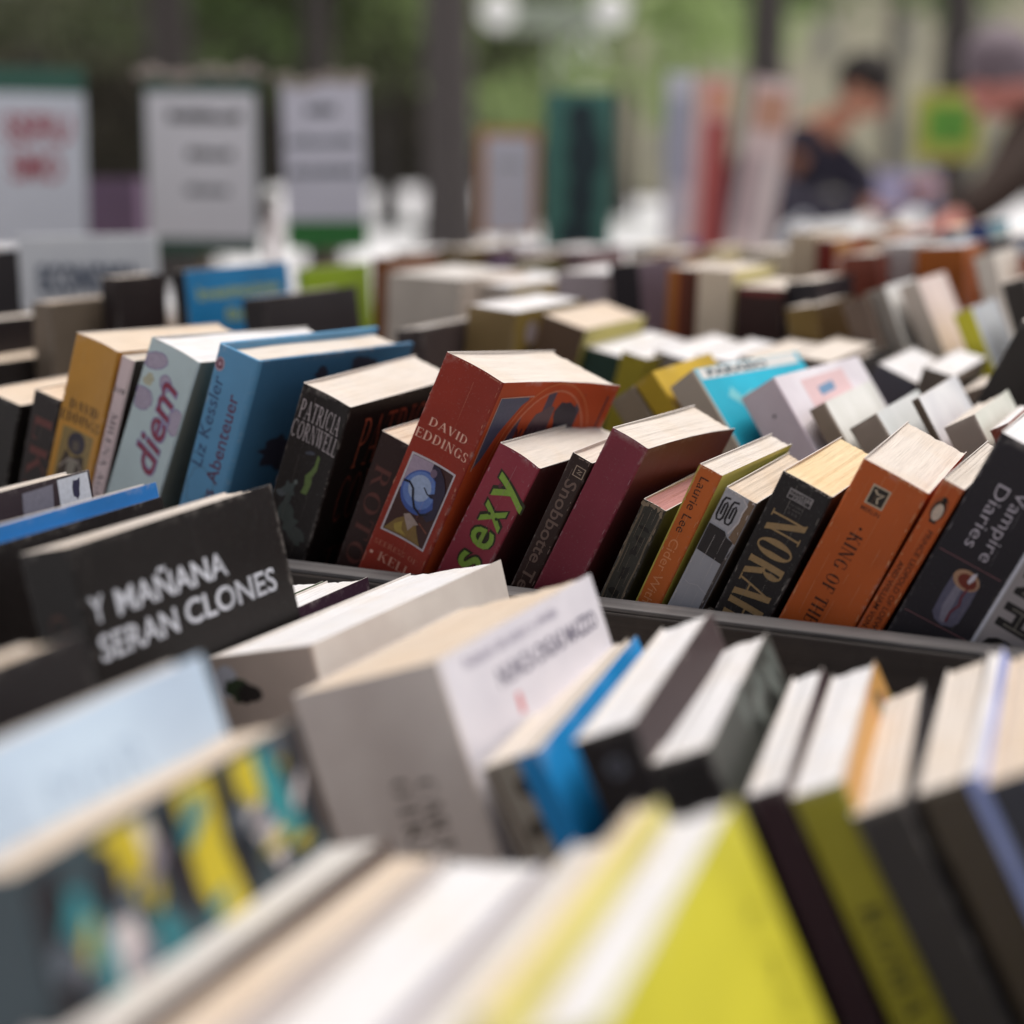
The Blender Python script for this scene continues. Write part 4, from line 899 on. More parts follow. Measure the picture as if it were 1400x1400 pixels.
# ------------------------------------------------------------------ signs on stakes behind the rows
class Face: pass
def card(name, label, px, py, depth, wpx, hpx, roll, back_hex, sheet_hex, sheet, lines, cat='sign', sleeve=False, base_z=None, yaw=None, frame=None):
    """px, py: middle of the board in the photograph, depth metres away. sheet: inner paper rectangle as fractions of the board"""
    c = spot(px, py, depth); w, h = wpx/FPX*depth, hpx/FPX*depth
    bz = TOPZ if base_z is None else base_z
    t = thing(name, label, cat, (c.x, c.y, bz), (0, R(roll), YAW*.9 if yaw is None else yaw))
    z = c.z-bz
    m = plain('board_'+back_hex, srgb(back_hex, 1.7), .6)
    bd = box('board', (-w/2, 0, z-h/2), (w/2, .004, z+h/2), m, t, .001)
    box('stake', (-.006, .0045, 0), (.006, .0125, z+h*.3), wood_mat('stake_wood', (.25, .18, .12), .7, 2), t)
    x0, x1, z0, z1 = sheet
    if sheet_hex:
        sh = box('paper_sheet', (-w/2+w*x0, -.0022, z-h/2+h*z0), (-w/2+w*x1, -.0004, z-h/2+h*z1), plain('sheet_'+sheet_hex, srgb(sheet_hex, 1.7), .75, .04), t)
    else: sh = bd
    if frame:
        fm = plain('frame_'+frame, srgb(frame, 1.6), .6)
        for lo, hi in (((-w/2-.006, -.003, z-h/2), (-w/2+.004, .006, z+h/2)), ((w/2-.004, -.003, z-h/2), (w/2+.006, .006, z+h/2)), ((-w/2+.0045, -.003, z+h/2-.008), (w/2-.0045, .006, z+h/2))):
            box('frame_bar', lo, hi, fm, t)
    if sleeve:
        gm = plain('clear_sleeve', (.40, .34, .30), .35, .25)
        bm = bmesh.new()
        n = 12
        for k in range(n):
            a = -w*.56+w*1.12*k/n; bq = -w*.56+w*1.12*(k+1)/n
            f = lambda q: z+h/2-.006+.003*math.sin(q*40)+.003*math.cos(q*95)
            add_box(bm, (a, -.006, f(a)), (bq-.0002, .010, f(a)+.012+.004*math.sin(k*2.1)), .002)
        o = mesh_obj('plastic_sleeve', bm, gm, t)
    for (s, fx, fz, capf, wf, hexc, style) in lines:
        x = -w/2+w*fx; zz = z-h/2+h*fz; cap = h*capf; wd = w*wf
        bm = bmesh.new()
        if style == 'text':
            V, F = font_polys(s, .03); xs = [p.x for p in V]; a0, a1 = min(xs), max(xs)
            vs = [bm.verts.new((x+(p.x-a0)/(a1-a0)*wd, -.0028, zz+p.y/.69*cap)) for p in V]
            for f in F:
                try: bm.faces.new([vs[i] for i in f])
                except ValueError: pass
        else:                                                   # print too soft to read: uneven dashes of ink
            g = random.Random(s); q = x
            while q < x+wd:
                l = g.uniform(.03, .08)*w; hh = cap*g.uniform(.6, 1.1)
                vs = [bm.verts.new(p) for p in ((q, -.0028, zz), (q+l, -.0028, zz), (q+l, -.0028, zz+hh), (q, -.0028, zz+hh))]
                bm.faces.new(vs); q += l*1.12
        bmesh.ops.recalc_face_normals(bm, faces=bm.faces)
        mesh_obj('lettering', bm, ink(hexc, 1.3), sh)
    return t
card('sign_card', 'white card with red handwriting on a dark green board at the left edge', 18, 212, 2.3, 184, 232, 1.5, '2e5248', 'dbe4f2', (.06, 1.0, -.04, .86),
     [('SSFIU', .40, .58, .15, .50, 'a02c3c', 'text'), ('SMO', .44, .36, .15, .38, 'a02c3c', 'text')])
card('sign_card', 'grey white printed card in a crumpled sleeve on a dark green board', 272, 226, 2.35, 156, 242, .8, '2e4a40', 'dadde6', (.02, .98, .09, .90),
     [('first', .22, .74, .055, .60, '23262c', 'dash'), ('second', .38, .54, .055, .32, '23262c', 'dash'), ('third', .36, .34, .045, .36, '5c6068', 'dash')], sleeve=True)
card('sign_card', 'pale lilac printed card with bright green foot in a plastic sleeve', 446, 226, 2.35, 112, 226, -.4, '2c6a34', 'dadded', (.0, 1.0, .17, .99),
     [('one', .30, .80, .05, .34, '343c46', 'dash'), ('two', .06, .62, .045, .84, '55606a', 'dash'), ('three', .06, .44, .045, .82, '55606a', 'dash')], sleeve=True)
card('name_card', 'wide white card with outlined grey capitals low at the left', 128, 374, 1.58, 204, 104, -1.5, 'e2e8f2', None, (0, 1, 0, 1),
     [('ECONOMIA', .15, .27, .34, .72, '3c4c66', 'text'), ('y', .22, .05, .12, .12, '3c4c66', 'text')], yaw=YAW*.6)
card('framed_sign', 'small white sheet in an orange brown frame beside the big trunk', 693, 250, 2.9, 74, 146, .6, 'b08a60', 'c0c2d2', (.08, .94, .03, .92),
     [('faint', .30, .64, .06, .4, 'a4acb4', 'dash')], frame='a8794c')
card('poster_board', 'tall teal green board with dark figure shape', 787, 236, 2.7, 92, 214, .8, '3a6660', '3a6660', (.0, .0001, 0, .0001), [])
gb = spot(787, 236, 2.72)
# the dark figure printed on the teal board
bm = bmesh.new()
for (dx, dz, rx, rz) in ((.004, .085, .024, .03), (.010, .03, .03, .05), (.006, -.04, .024, .055), (.0, -.10, .03, .026)):
    vs = [bm.verts.new((dx+rx*math.cos(a*.4), -.0030+dz*.0004, dz+rz*math.sin(a*.4)+(gb.z-TOPZ)*0)) for a in range(16)]
    bm.faces.new(vs)
host = [o for o in bpy.data.objects if o.get('label', '').startswith('tall teal')][0]
pz = spot(787, 236, 2.7).z-TOPZ
for v in bm.verts: v.co.z += pz
bmesh.ops.recalc_face_normals(bm, faces=bm.faces)
mesh_obj('printed_figure', bm, ink('22363e', 1.3), [c for c in host.children if c.name.startswith('board')][0])

# round white knob on a pale post between two sign cards
k0 = spot(371, 268, 2.6)
t = thing('marker_post', 'short pale post with round white knob between two sign cards', 'post', (k0.x, k0.y, TOPZ))
bm = bmesh.new(); bmesh.ops.create_cone(bm, cap_ends=True, segments=20, radius1=.009, radius2=.009, depth=k0.z-TOPZ-.012, matrix=Matrix.Translation((0, 0, (k0.z-TOPZ-.012)/2)))
mesh_obj('post', bm, plain('pale_post', (.50, .42, .43), .6), t, True)
bm = bmesh.new(); bmesh.ops.create_uvsphere(bm, u_segments=24, v_segments=14, radius=.016)
for v in bm.verts: v.co.z = v.co.z*.95+k0.z-TOPZ
mesh_obj('knob', bm, plain('white_knob', (.85, .85, .87), .3), t, True)

# tall magazines and a grey carton on the far end of the stall
def slab(name, label, cat, px, py, depth, wpx, hpx, tz, hexc, yaw, roll, lean, base=None, panel=None):
    c = spot(px, py, depth); w, h = wpx/FPX*depth, hpx/FPX*depth
    t = thing(name, label, cat, (c.x, c.y, c.z-h/2 if base is None else base), (R(lean), R(roll), yaw))
    hh = h if base is None else c.z+h/2-base
    box('cover', (-w/2, 0, 0), (w/2, .0012, hh), plain('cov_'+hexc, srgb(hexc, 1.7), .45), t)
    box('pages', (-w/2+.002, .0014, .002), (w/2-.003, tz, hh-.003), paper_mat(3), t)
    box('back_cover', (-w/2, tz+.0002, 0), (w/2, tz+.0014, hh), plain('cov_'+hexc, srgb(hexc, 1.7), .45), t)
    if panel:
        for (x0, x1, z0, z1, hx) in panel:
            box('cover_panel', (-w/2+w*x0, -.0012, hh*z0), (-w/2+w*x1, -.0002, hh*z1), plain('pan_'+hx, srgb(hx, 1.6), .5), t)
    return t
FARZ = .80
slab('magazine', 'pale blue white tall magazine at the back of the far stall', 'magazine', 926, 190, 3.6, 36, 180, .012, 'a8b0be', YAW, 1, -4, FARZ+.11, [(.1, .9, .55, .9, '8c98ac'), (.1, .9, .2, .4, 'b8bcc4')])
slab('magazine', 'tall magazine with brick red stripe and pink margin on the far stall', 'magazine', 962, 190, 3.5, 46, 170, .014, 'c8a0a0', YAW, 3, -5, FARZ+.13, [(.3, 1, .1, .82, '9a4a48'), (0, .35, .0, .3, '4a64a8'), (.3, 1, .84, .97, 'c89078')])
slab('magazine', 'leaning cream pink magazine beside the brick red striped one', 'magazine', 1010, 200, 3.45, 58, 190, .014, 'b6a6a6', YAW, 9, -5, FARZ+.10, [(.1, .9, .8, .95, 'a8806c'), (.1, .5, .4, .7, '9c8c90'), (.55, .9, .3, .7, 'c8bcbc')])
def carton(label, px, depth, w, d, h, hexc, base, yaw=YAW):
    c = spot(px, 300, depth)
    t = thing('storage_box', label, 'box', (c.x, c.y, base), (0, 0, yaw))
    m = plain('carton_'+hexc, srgb(hexc, 1.7), .7)
    for lo, hi in (((-w/2, 0, 0), (w/2, .004, h)), ((-w/2, d-.004, 0), (w/2, d, h)), ((-w/2, .0042, 0), (-w/2+.004, d-.0042, h)), ((w/2-.004, .0042, 0), (w/2, d-.0042, h))):
        box('side_panel', lo, hi, m, t)
    box('base_panel', (-w/2+.0042, .0042, .001), (w/2-.0042, d-.0042, .005), m, t)
    return t
carton('pale grey storage box below the tall magazines', 960, 3.3, .17, .14, .12, '9aa4ae', FARZ)
carton('muted purple storage box standing between the two left sign cards', 152, 2.55, .085, .08, .29, '6c5a74', TOPZ)
carton('slate grey storage box at the foot of the leaning magazine', 1040, 3.1, .10, .12, .11, '6c7078', FARZ)

# ------------------------------------------------------------------ second stall at the right with books lying in heaps
ft = thing('market_table', 'farther stall table beyond the right hand rows', 'table', (0, 0, 0), group='tables of the book market')
cF = spot(1180, 300, 3.7)
ft.location = (cF.x, cF.y, 0); ft.rotation_euler = (0, 0, YAW*.8)
for i in range(5):
    box('plank', (-.85, -.45+i*.2+.002, FARZ-.03), (1.2, -.45+(i+1)*.2-.002, FARZ), W_TABLE, ft, .002)
for sx in (-.75, 1.1):
    for sy in (-.38, .48):
        box('leg', (sx-.025, sy-.025, 0), (sx+.025, sy+.025, FARZ-.031), W_TABLE, ft)
HEAP = [('mauve', '8f7c90', 1075, .20), ('dusty pink', 'a48890', 1120, .24), ('lilac grey', '9690a4', 1165, .22), ('teal', '3c7480', 1330, .24), ('indigo', '4a4c88', 1300, .20),
        ('tan', '9a7c58', 1370, .30), ('rust', '8a4c34', 1400, .26), ('pale pink', 'b89a9c', 1210, .25), ('violet grey', '847c98', 1250, .23), ('sand', 'a8987c', 1285, .28)]
hb = []
for i, (nm, hx, px, z) in enumerate(HEAP):
    g = random.Random(i); d = 3.3+.25*(i % 3)
    c = spot(px, 280, d); n = 3+i % 3
    zz = FARZ+.0005
    for j in range(n):
        th = g.uniform(.022, .04) if j < n-1 else .034
        w, l = g.uniform(.11, .13), g.uniform(.17, .20)
        lab = (f'{nm} book on top of its flat pile on the far stall' if j == n-1 else (f'{("", "middle", "second from top")[0] if False else ("bottom", "second lowest", "third lowest", "fourth lowest")[j]} book of the pile under the {nm} one on the far stall'))
        t = thing('flat_book', lab, 'book', (c.x, c.y, zz), (0, 0, YAW+g.uniform(-.35, .35)), 'book piles on the far stall')
        hxx = hx if j == n-1 else g.choice(['8a7f86', '6c5a54', 'a09498', '54607a', '7c4c40', 'b0a8a4', '4c4448'])
        m = cover_mat(hxx)
        box('back_cover', (-w/2, -l/2, 0), (w/2, l/2, .0008), m, t)
        box('page_block', (-w/2+.001, -l/2+.001, .0009), (w/2-.002, l/2-.001, th-.0011), plain('far_paper', (.66, .6, .56), .9), t)
        box('front_cover', (-w/2, -l/2, th-.001), (w/2, l/2, th-.0002), m, t)
        box('spine', (-w/2-.0008, -l/2, 0), (-w/2-.0001, l/2, th-.0002), m, t)
        zz += th+.0004
# yellow green sign at the far stall and a white carrier bag
card('price_board', 'lime green board with darker green middle beyond the far stall', 1292, 172, 4.6, 92, 92, 1, 'a3a44c', '5f9a3c', (.18, .82, .24, .80), [('price', .36, .46, .1, .3, '3c7038', 'dash')], base_z=FARZ)
cb = spot(1100, 252, 4.2)
t = thing('carrier_bag', 'white carrier bag standing on the far stall by the dark jacket', 'bag', (cb.x, cb.y, FARZ), (0, 0, YAW))
bm = bmesh.new()
N, Mz = 24, 9; rings = []
for j in range(Mz):
    f = j/(Mz-1); zz = f*.27; rw = .085*(1-.35*f**3); rd = .05*(1-.75*f**2)
    ring = []
    for i in range(N):
        a = 2*math.pi*i/N; s = lambda q: math.copysign(abs(q)**.6, q)
        ring.append(bm.verts.new((rw*s(math.cos(a))*(1+.05*math.sin(a*5+j)), rd*s(math.sin(a))*(1+.12*math.sin(a*7+j*2)), zz)))
    rings.append(ring)
for j in range(Mz-1):
    for i in range(N): bm.faces.new((rings[j][i], rings[j][(i+1) % N], rings[j+1][(i+1) % N], rings[j+1][i]))
bm.faces.new(rings[0][::-1])
mesh_obj('bag_body', bm, plain('bag_plastic', (.72, .75, .82), .4, .06), t, True)
for s in (-1, 1):
    bm = bmesh.new(); pts = [Vector((-.035+.07*i/8, s*.012, .265+.05*math.sin(math.pi*i/8))) for i in range(9)]
    for a, b_ in zip(pts, pts[1:]):
        mid = (a+b_)/2; L = (b_-a).length
        bmesh.ops.create_cone(bm, cap_ends=True, segments=8, radius1=.004, radius2=.004, depth=L*1.1, matrix=Matrix.Translation(mid) @ (b_-a).to_track_quat('Z', 'Y').to_matrix().to_4x4())
    mesh_obj('bag_handle', bm, plain('bag_plastic', (.72, .75, .82), .4, .06), t, True)

# ------------------------------------------------------------------ trees, hedges, house
def leaf_mat(name, col):
    m, nt, b_ = nodes_of(name)
    oi = nt.nodes.new('ShaderNodeTexCoord')
    f = noise(nt, oi.outputs['Object'], 1.6, 3)
    c = mix_rgb(nt, ramp(nt, f, .3, .7), [x*.6 for x in col], [x*1.5 for x in col])
    nt.links.new(c, b_.inputs['Base Color']); b_.inputs['Roughness'].default_value = .55
    b_.inputs['Specular IOR Level'].default_value = .3
    tr = nt.nodes.new('ShaderNodeBsdfTranslucent'); nt.links.new(c, tr.inputs[0])
    mx = nt.nodes.new('ShaderNodeMixShader'); mx.inputs[0].default_value = .35
    out = nt.nodes['Material Output']
    nt.links.new(b_.outputs[0], mx.inputs[1]); nt.links.new(tr.outputs[0], mx.inputs[2]); nt.links.new(mx.outputs[0], out.inputs[0])
    return m
BARK = wood_mat('bark', (.085, .072, .068), .9, 2)
BARK2 = wood_mat('dark_bark', (.055, .046, .042), .9, 2)
LEAF_D = leaf_mat('shaded_leaf', (.085, .076, .055)); LEAF_M = leaf_mat('mid_leaf', (.13, .19, .07)); LEAF_B = leaf_mat('sunlit_leaf', (.36, .46, .20)); LEAF_O = leaf_mat('olive_leaf', (.10, .11, .06))  # shade put into the dark leaf colour, sunlight into the bright one
def leaves(bm, g, c, rx, ry, rz, n, size):
    for _ in range(n):
        while True:
            p = Vector((g.uniform(-1, 1), g.uniform(-1, 1), g.uniform(-1, 1)))
            if .25 < p.length < 1: break
        q = Vector((c[0]+p.x*rx, c[1]+p.y*ry, c[2]+p.z*rz))
        s = size*g.uniform(.6, 1.3)
        e = Euler((g.uniform(0, 6.3), g.uniform(0, 6.3), g.uniform(0, 6.3))).to_matrix()
        vs = [bm.verts.new(q+e @ Vector(v)) for v in ((-s*.5, 0, 0), (0, -s*.28, s*.06), (s*.6, 0, 0), (0, s*.28, s*.06))]
        bm.faces.new(vs)
def tree(label, px, dist, wpx, h, crown, leaf, bark=BARK, seed=1, dens=900, lean=0.0, size=.22):
    p = bearing(px, dist); r = wpx/FPX*dist/2; g = random.Random(seed)
    t = thing('park_tree', label, 'tree', p, (0, 0, g.uniform(0, 6)), 'trees behind the book stalls')
    bm = bmesh.new(); n = 14; K = 10; prev = None
    for j in range(K+1):
        f = j/K; z = f*h; rr = r*(1.35-.35*min(1, f*6)) * (1-.55*f)
        ring = [bm.verts.new((lean*z+.04*math.sin(f*5+seed)+rr*math.cos(2*math.pi*i/n)*(1+.08*math.sin(i*3+j)), rr*math.sin(2*math.pi*i/n), z)) for i in range(n)]
        if prev:
            for i in range(n): bm.faces.new((prev[i], prev[(i+1) % n], ring[(i+1) % n], ring[i]))
        prev = ring
    bm.faces.new(prev)
    mesh_obj('trunk', bm, bark, t, True)
    z0, z1, rad = crown
    for k in range(5):
        a = g.uniform(0, 6.28); bm = bmesh.new(); L = rad*.8; st = Vector((lean*h*.6, 0, h*.55+k*h*.06)); en = st+Vector((math.cos(a)*L, math.sin(a)*L, L*.5))
        bmesh.ops.create_cone(bm, cap_ends=True, segments=8, radius1=r*.35, radius2=r*.08, depth=(en-st).length, matrix=Matrix.Translation((st+en)/2) @ (en-st).to_track_quat('Z', 'Y').to_matrix().to_4x4())
        mesh_obj('limb', bm, bark, t, True)
    bm = bmesh.new()
    for k in range(16):
        a = g.uniform(0, 6.28); q = math.sqrt(g.random())*rad*.8; z = g.uniform(z0, z1)
        s = rad*g.uniform(.28, .45)
        leaves(bm, g, (lean*z+q*math.cos(a), q*math.sin(a), z), s, s, s*.75, dens//16, size)
    mesh_obj('crown', bm, leaf, t)
    return t
def hedge(label, px0, px1, dist, h, leaf, seed, size=.25, depth=1.2, n=3500):
    a, b_ = bearing(px0, dist), bearing(px1, dist); mid = (a+b_)/2; L = (b_-a).length; g = random.Random(seed)
    t = thing('hedge', label, 'hedge', mid, (0, 0, YAW))
    bm = bmesh.new()
    add_box(bm, (-L/2+.1, -depth*.3, 0), (L/2-.1, depth*.3, h*.86))
    mesh_obj('inner_branches', bm, plain('hedge_core', (.06, .052, .045), .9), t)
    bm = bmesh.new()
    for _ in range(n):
        q = Vector((g.uniform(-L/2, L/2), g.uniform(-depth/2, -depth*.15) if g.random() < .8 else g.uniform(-depth/2, depth/2), 0))
        q.z = g.uniform(0, h*(1+.08*math.sin(q.x*1.3+seed)+.05*math.sin(q.x*4.1)))
        s = size*g.uniform(.6, 1.3); e = Euler((g.uniform(0, 6.3), g.uniform(0, 6.3), g.uniform(0, 6.3))).to_matrix()
        bm.faces.new([bm.verts.new(q+e @ Vector(v)) for v in ((-s*.5, 0, 0), (0, -s*.28, s*.06), (s*.6, 0, 0), (0, s*.28, s*.06))])
    mesh_obj('foliage', bm, leaf, t)
tree('big grey brown trunk in the middle behind the framed sign', 617, 13, 78, 6.5, (4.4, 7.5, 2.6), LEAF_M, BARK, 3, 1400)
tree('slim dark trunk behind the leaning pink magazine', 1048, 12, 62, 6.0, (4.6, 7.0, 2.4), LEAF_M, BARK2, 4, 1200, -.02)
tree('dark trunk rising behind the sleeve covered sign card', 240, 17, 74, 7, (4.6, 8, 3), LEAF_O, BARK2, 5, 1400)
tree('slender dark trunk above the lilac sign card', 440, 19, 46, 7, (4.2, 8, 2.8), LEAF_O, BARK2, 6, 1400)
tree('dark trunk behind the grey haired visitor', 1300, 16, 60, 6.5, (3.8, 7, 2.4), LEAF_D, BARK2, 7, 1600)
tree('bright green tree in the middle distance above the framed sign', 735, 34, 26, 6, (2.3, 7.5, 4.2), LEAF_B, BARK, 8, 3200, size=.34)
tree('bright green tree above the teal board', 850, 38, 26, 6, (2.1, 8, 4.2), LEAF_B, BARK, 9, 3200, size=.36)
tree('olive tree hanging over the left sign card', 60, 30, 40, 7, (2.8, 8, 4.2), LEAF_O, BARK2, 10, 3000, size=.34)
tree('olive green tree over the dark hedge', 350, 32, 34, 7, (2.9, 8.5, 4.2), LEAF_M, BARK2, 11, 2600, size=.34)
tree('mid green tree left of the big trunk', 530, 33, 30, 7, (2.8, 8, 4.0), LEAF_O, BARK2, 12, 3000, size=.34)
tree('light green branch tree above the grey haired visitor', 1215, 26, 20, 6, (3.7, 7, 2.6), LEAF_M, BARK, 13, 2200, size=.3)
hedge('dark clipped hedge behind the left sign cards', -330, 660, 85, 6.2, LEAF_D, 1, size=.8, depth=3, n=7000)
hedge('dark low hedge beyond the pale square between green board and magazines', 560, 1000, 90, 3.6, LEAF_D, 2, size=.7, depth=3, n=3500)
hedge('tall olive evergreen screen far behind the left sign cards', -360, 760, 110, 13, LEAF_O, 3, size=1.2, depth=4, n=8000)
# pale house front far behind on the right
hp = bearing(1130, 58)
hs = thing('house', 'pale olive beige house front far behind the visitors', 'building', hp, (0, 0, YAW))
WALL = plain('pale_render', (.48, .45, .33), .85, .1, 2)
box('wall', (-7.5, 0, 0), (9.5, 7, 8.4), WALL, hs)
for i in range(6):
    for j in range(2):
        x = -5.6+i*2.7; z = 1.0+j*3.4
        wf = box('window', (x-.55, -.06, z), (x+.55, -.004, z+1.8), plain('shutter', (.42, .39, .29), .7), hs)
        box('pane', (x-.42, -.072, z+.12), (x+.42, -.0605, z+1.68), plain('pane_glass', (.30, .29, .23), .3), wf)
bm = bmesh.new()
vs = [bm.verts.new(p) for p in ((-8, -.5, 8.41), (10, -.5, 8.41), (10, 7.5, 8.41), (-8, 7.5, 8.41), (-8, 3.5, 10.6), (10, 3.5, 10.6))]
for f in ((0, 1, 5, 4), (2, 3, 4, 5), (1, 2, 5), (3, 0, 4), (3, 2, 1, 0)): bm.faces.new([vs[i] for i in f])
mesh_obj('roof', bm, plain('roof_tile', (.22, .13, .10), .8), hs)
# made-up pale beam, two white balls stand in for bright highlights among the trees
lp = bearing(756, 27)
lt = thing('highlight_stand_in', 'made-up pale beam with two white balls standing in for bright highlights among the green trees', 'stand-in', lp, (0, 0, YAW))
PALE = plain('pale_metal', (.30, .34, .27), .5)
bm = bmesh.new(); bmesh.ops.create_cone(bm, cap_ends=True, segments=16, radius1=.07, radius2=.05, depth=3.5, matrix=Matrix.Translation((0, 0, 1.75))); mesh_obj('post', bm, PALE, lt, True)
box('crossbeam', (-1.0, -.12, 3.28), (1.0, .12, 3.72), PALE, lt, .03)
for s in (-1, 1):
    bm = bmesh.new(); bmesh.ops.create_uvsphere(bm, u_segments=28, v_segments=18, radius=.27)
    for v in bm.verts: v.co = Vector((v.co.x+s*.88, v.co.y-.42, v.co.z+3.56))
    mesh_obj('highlight_ball', bm, plain('white_highlight', (.88, .88, .86), .25, .02), lt, True)
    box('bracket', (s*.88-.03, -.2, 3.50), (s*.88+.03, -.125, 3.60), PALE, lt)

# ------------------------------------------------------------------ visitors
def skin_mesh(name, chains, m, parent, sub=2, root=0):
    """chains: lists of (x, y, z, r); chains that start on an existing point join it"""
    verts, rad, edges, idx = [], [], [], {}
    for ch in chains:
        prev = None
        for (x, y, z, r) in ch:
            key = (round(x, 4), round(y, 4), round(z, 4))
            if key not in idx: idx[key] = len(verts); verts.append((x, y, z)); rad.append(r)
            i = idx[key]
            if prev is not None and prev != i: edges.append((prev, i))
            prev = i
    me = bpy.data.meshes.new(name); me.from_pydata(verts, edges, [])
    o = link(bpy.data.objects.new(name, me), parent)
    md = o.modifiers.new('skin', 'SKIN'); md.use_smooth_shade = True
    for i, r in enumerate(rad):
        rr = r if isinstance(r, tuple) else (r, r)
        me.skin_vertices[0].data[i].radius = rr
    me.skin_vertices[0].data[root].use_root = True
    sd = o.modifiers.new('sub', 'SUBSURF'); sd.levels = sub; sd.render_levels = sub
    me.materials.append(m); return o
def hand(w, d, side):
    """finger chains for a hand at wrist w pointing along d"""
    w = Vector(w); d = Vector(d).normalized(); s = d.cross(Vector((0, 0, 1))).normalized()*side; n = s.cross(d)
    palm = w+d*.075
    ch = [[(*w, .024), (*(w+d*.04), .030), (*palm, .032)]]
    for i, L in enumerate((.062, .072, .068, .054)):
        b0 = palm+s*(.027-.018*i)+d*.012; a1 = b0+d*L*.45-n*.004; a2 = a1+d*L*.3-n*.016; a3 = a2+d*L*.2-n*.020
        ch.append([(*palm, .032), (*b0, .0095), (*a1, .009), (*a2, .0085), (*a3, .0075)])
    b0 = w+d*.035+s*.034; a1 = b0+d*.028+s*.016-n*.006; a2 = a1+d*.026-n*.010
    ch.append([(*(w+d*.04), .030), (*b0, .012), (*a1, .011), (*a2, .009)])
    return ch
def person(label, px, dist, rotz, skin, hair, jacket_hex, trouser_hex, P, cap=None):
    p = bearing(px, dist)
    t = thing('person', label, 'person', p, (0, 0, rotz), 'visitors browsing behind the stalls')
    sm = plain('skin_'+skin, srgb(skin, 1.3), .55, .06); J = plain('jacket_'+jacket_hex, srgb(jacket_hex, 1.5), .85, .2, 60); T = plain('trousers_'+trouser_hex, srgb(trouser_hex, 1.5), .85, .2, 60)
    pel, chest, neck, head, hr, arms, legs = P['pelvis'], P['chest'], P['neck'], P['head'], P['look'], P['arms'], P['legs']
    body = [[(*pel, .11), (*((Vector(pel)+Vector(chest))/2), .105), (*chest, .12), (*neck, .055), (*(Vector(neck)*.5+Vector(head)*.5), .05), (*head, .082), (*(Vector(head)+Vector((0, 0, .07))), .075)]]
    look = Vector(hr).normalized(); h = Vector(head)
    body.append([(*head, .082), (*(h+look*.045+Vector((0, 0, -.075))), .045)])                       # jaw
    body.append([(*head, .082), (*(h+look*.105+Vector((0, 0, -.015))), .013)])                       # nose
    sd = look.cross(Vector((0, 0, 1))).normalized()
    for s in (-1, 1): body.append([(*head, .082), (*(h+sd*s*.088+Vector((0, 0, -.005))), .014)])      # ears
    for side, a in zip((-1, 1), arms):
        body.append([(*chest, .12), (*a[0], .058), (*a[1], .042), (*a[2], .026)])
        d = Vector(a[2])-Vector(a[1])
        body += hand(a[2], d, side)
    for l in legs:
        body.append([(*pel, .11), (*l[0], .085), (*l[1], .058), (*l[2], .042), (*(Vector(l[2])+Vector((0, -.02, -.05))), .04), (*(Vector(l[2])+Vector((0, -.15, -.06))), .034)])
    skin_mesh('body', body, sm, t)
    jk = [[(*(Vector(pel)+Vector((0, 0, -.04))), .15), (*((Vector(pel)+Vector(chest))/2), .148), (*chest, .155), (*(Vector(neck)*.85+Vector(chest)*.15), .072)]]
    for a in arms:
        e = Vector(a[2]); w_ = e+(Vector(a[1])-e)*.10
        jk.append([(*chest, .155), (*a[0], .088), (*a[1], .062), (*w_, .044)])
    skin_mesh('jacket', jk, J, t)
    tr = [[(*pel, .135)]]
    for l in legs: tr.append([(*pel, .135), (*l[0], .108), (*l[1], .078), (*(Vector(l[2])+Vector((0, 0, .02))), .064)])
    skin_mesh('trousers', tr, T, t)
    for l in legs:
        f = Vector(l[2])
        skin_mesh('shoe', [[(*(f+Vector((0, .02, -.035))), .05), (*(f+Vector((0, -.06, -.045))), .046), (*(f+Vector((0, -.16, -.052))), .038)]], plain('shoe_leather', (.03, .025, .022), .5), t)
    bm = bmesh.new(); bmesh.ops.create_uvsphere(bm, u_segments=22, v_segments=14, radius=1)
    q = look.to_track_quat('-Y', 'Z').to_matrix()
    g = random.Random(label)
    for v in bm.verts:
        c = Vector(v.co)
        if c.y < -.25 and c.z < .35: c *= .86
        if c.z < -.35: c *= .88
        c *= 1+g.uniform(-.03, .03)
        v.co = h+Vector((0, 0, .03))+q @ Vector((c.x*.094, c.y*.112, c.z*.112))
    mesh_obj('hair', bm, plain('hair_'+hair, srgb(hair, 1.3), .7, .3, 200), t, True)
    EY = plain('eye', (.03, .025, .02), .2); MO = plain('lip', (.32, .12, .11), .5)
    for s in (-1, 1):
        bm = bmesh.new(); bmesh.ops.create_uvsphere(bm, u_segments=10, v_segments=6, radius=.0095, matrix=Matrix.Translation(h+look*.084+sd*s*.031+Vector((0, 0, .012)))); mesh_obj('eye', bm, EY, t, True)
    bm = bmesh.new(); bmesh.ops.create_uvsphere(bm, u_segments=12, v_segments=6, radius=1)
    for v in bm.verts: v.co = h+look*.084+Vector((0, 0, -.062))+q @ Vector((v.co.x*.022, v.co.y*.006, v.co.z*.007))
    mesh_obj('mouth', bm, MO, t, True)
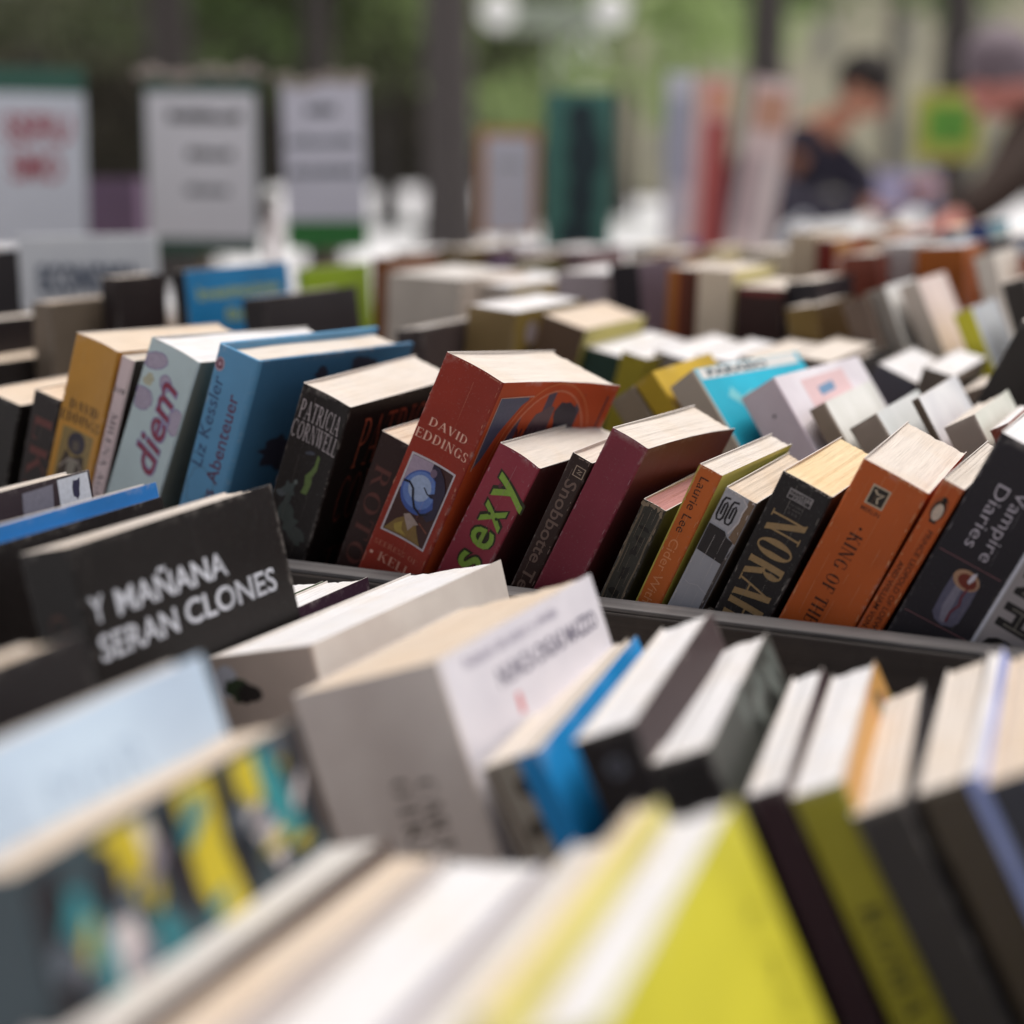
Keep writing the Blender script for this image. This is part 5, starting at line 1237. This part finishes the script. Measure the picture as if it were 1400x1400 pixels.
    if cap:
        bm = bmesh.new(); bmesh.ops.create_uvsphere(bm, u_segments=24, v_segments=14, radius=1)
        for v in list(bm.verts):
            if v.co.z < -.05: bm.verts.remove(v)
        for v in bm.verts: v.co = h+Vector((0, 0, .055))+q @ Vector((v.co.x*.108, v.co.y*.124, v.co.z*.098))
        cp = mesh_obj('cap', bm, plain('cap_'+cap, srgb(cap, 1.5), .8, .1, 80), t, True)
        bm = bmesh.new(); top, low = [], []
        for i in range(13):
            a = math.pi*(i/12-.5)
            for lst, dz in ((top, .006), (low, 0)):
                lst.append(bm.verts.new(h+Vector((0, 0, .052+dz))+q @ Vector((.085*math.sin(a), -.10-.09*math.cos(a), -.012*math.cos(a)))))
        bm.faces.new(top); bm.faces.new(low[::-1])
        for i in range(12): bm.faces.new((low[i], low[i+1], top[i+1], top[i]))
        bm.faces.new((low[12], low[0], top[0], top[12]))
        mesh_obj('peak', bm, plain('cap_'+cap, srgb(cap, 1.5), .8, .1, 80), cp)
    return t
# local axes: -y towards the camera side of the stall, +x to the right of the picture
P1 = dict(pelvis=(-.42, .06, .95), chest=(-.19, -.04, 1.27), neck=(-.03, -.10, 1.40), head=(.04, -.16, 1.49), look=(.55, -.75, -.45),
          arms=(((-.33, -.04, 1.26), (-.20, -.26, 1.08), (.06, -.34, 1.10)), ((-.02, -.08, 1.26), (.12, -.26, 1.08), (.16, -.40, 1.14))),
          legs=(((-.51, .06, .88), (-.46, .03, .48), (-.46, .07, .09)), ((-.33, .06, .88), (-.27, .02, .48), (-.27, .05, .09))))
person('dark haired visitor in dark navy jacket bent over an open book', 1150, 6.1, YAW, 'a0705a', '1c1614', '2a2834', '2c2c34', P1)
P2 = dict(pelvis=(.50, .10, .97), chest=(.23, .0, 1.29), neck=(.09, -.05, 1.385), head=(.0, -.09, 1.44), look=(-.75, -.55, -.12),
          arms=(((.10, -.10, 1.33), (-.02, -.27, 1.20), (-.18, -.38, 1.10)), ((.40, -.04, 1.30), (.30, -.26, 1.10), (.08, -.36, 1.04))),
          legs=(((.42, .10, .87), (.42, .07, .48), (.42, .11, .09)), ((.60, .10, .87), (.62, .06, .48), (.62, .09, .09))))
person('grey haired visitor in dark brown jacket reaching down to the books', 1345, 4.3, YAW, 'b87a70', '6a6068', '2c211c', '2f2d30', P2)
# the open book in the first visitor's hands
ob = bearing(1150, 6.1); rz = Matrix.Rotation(YAW, 3, 'Z'); op = ob+rz @ Vector((.14, -.47, 1.16))
t = thing('open_book', 'open book with pale mauve cover held by the dark haired visitor', 'book', op, (R(-35), 0, YAW))
for s in (-1, 1):
    box('cover', (s*.055-.054, 0, -.075), (s*.055+.054, .0025, .075), plain('mauve_cover', (.22, .2, .32), .6), t)
    box('pages', (s*.054-.050, .003, -.071), (s*.054+.050, .012, .071), paper_mat(0), t)
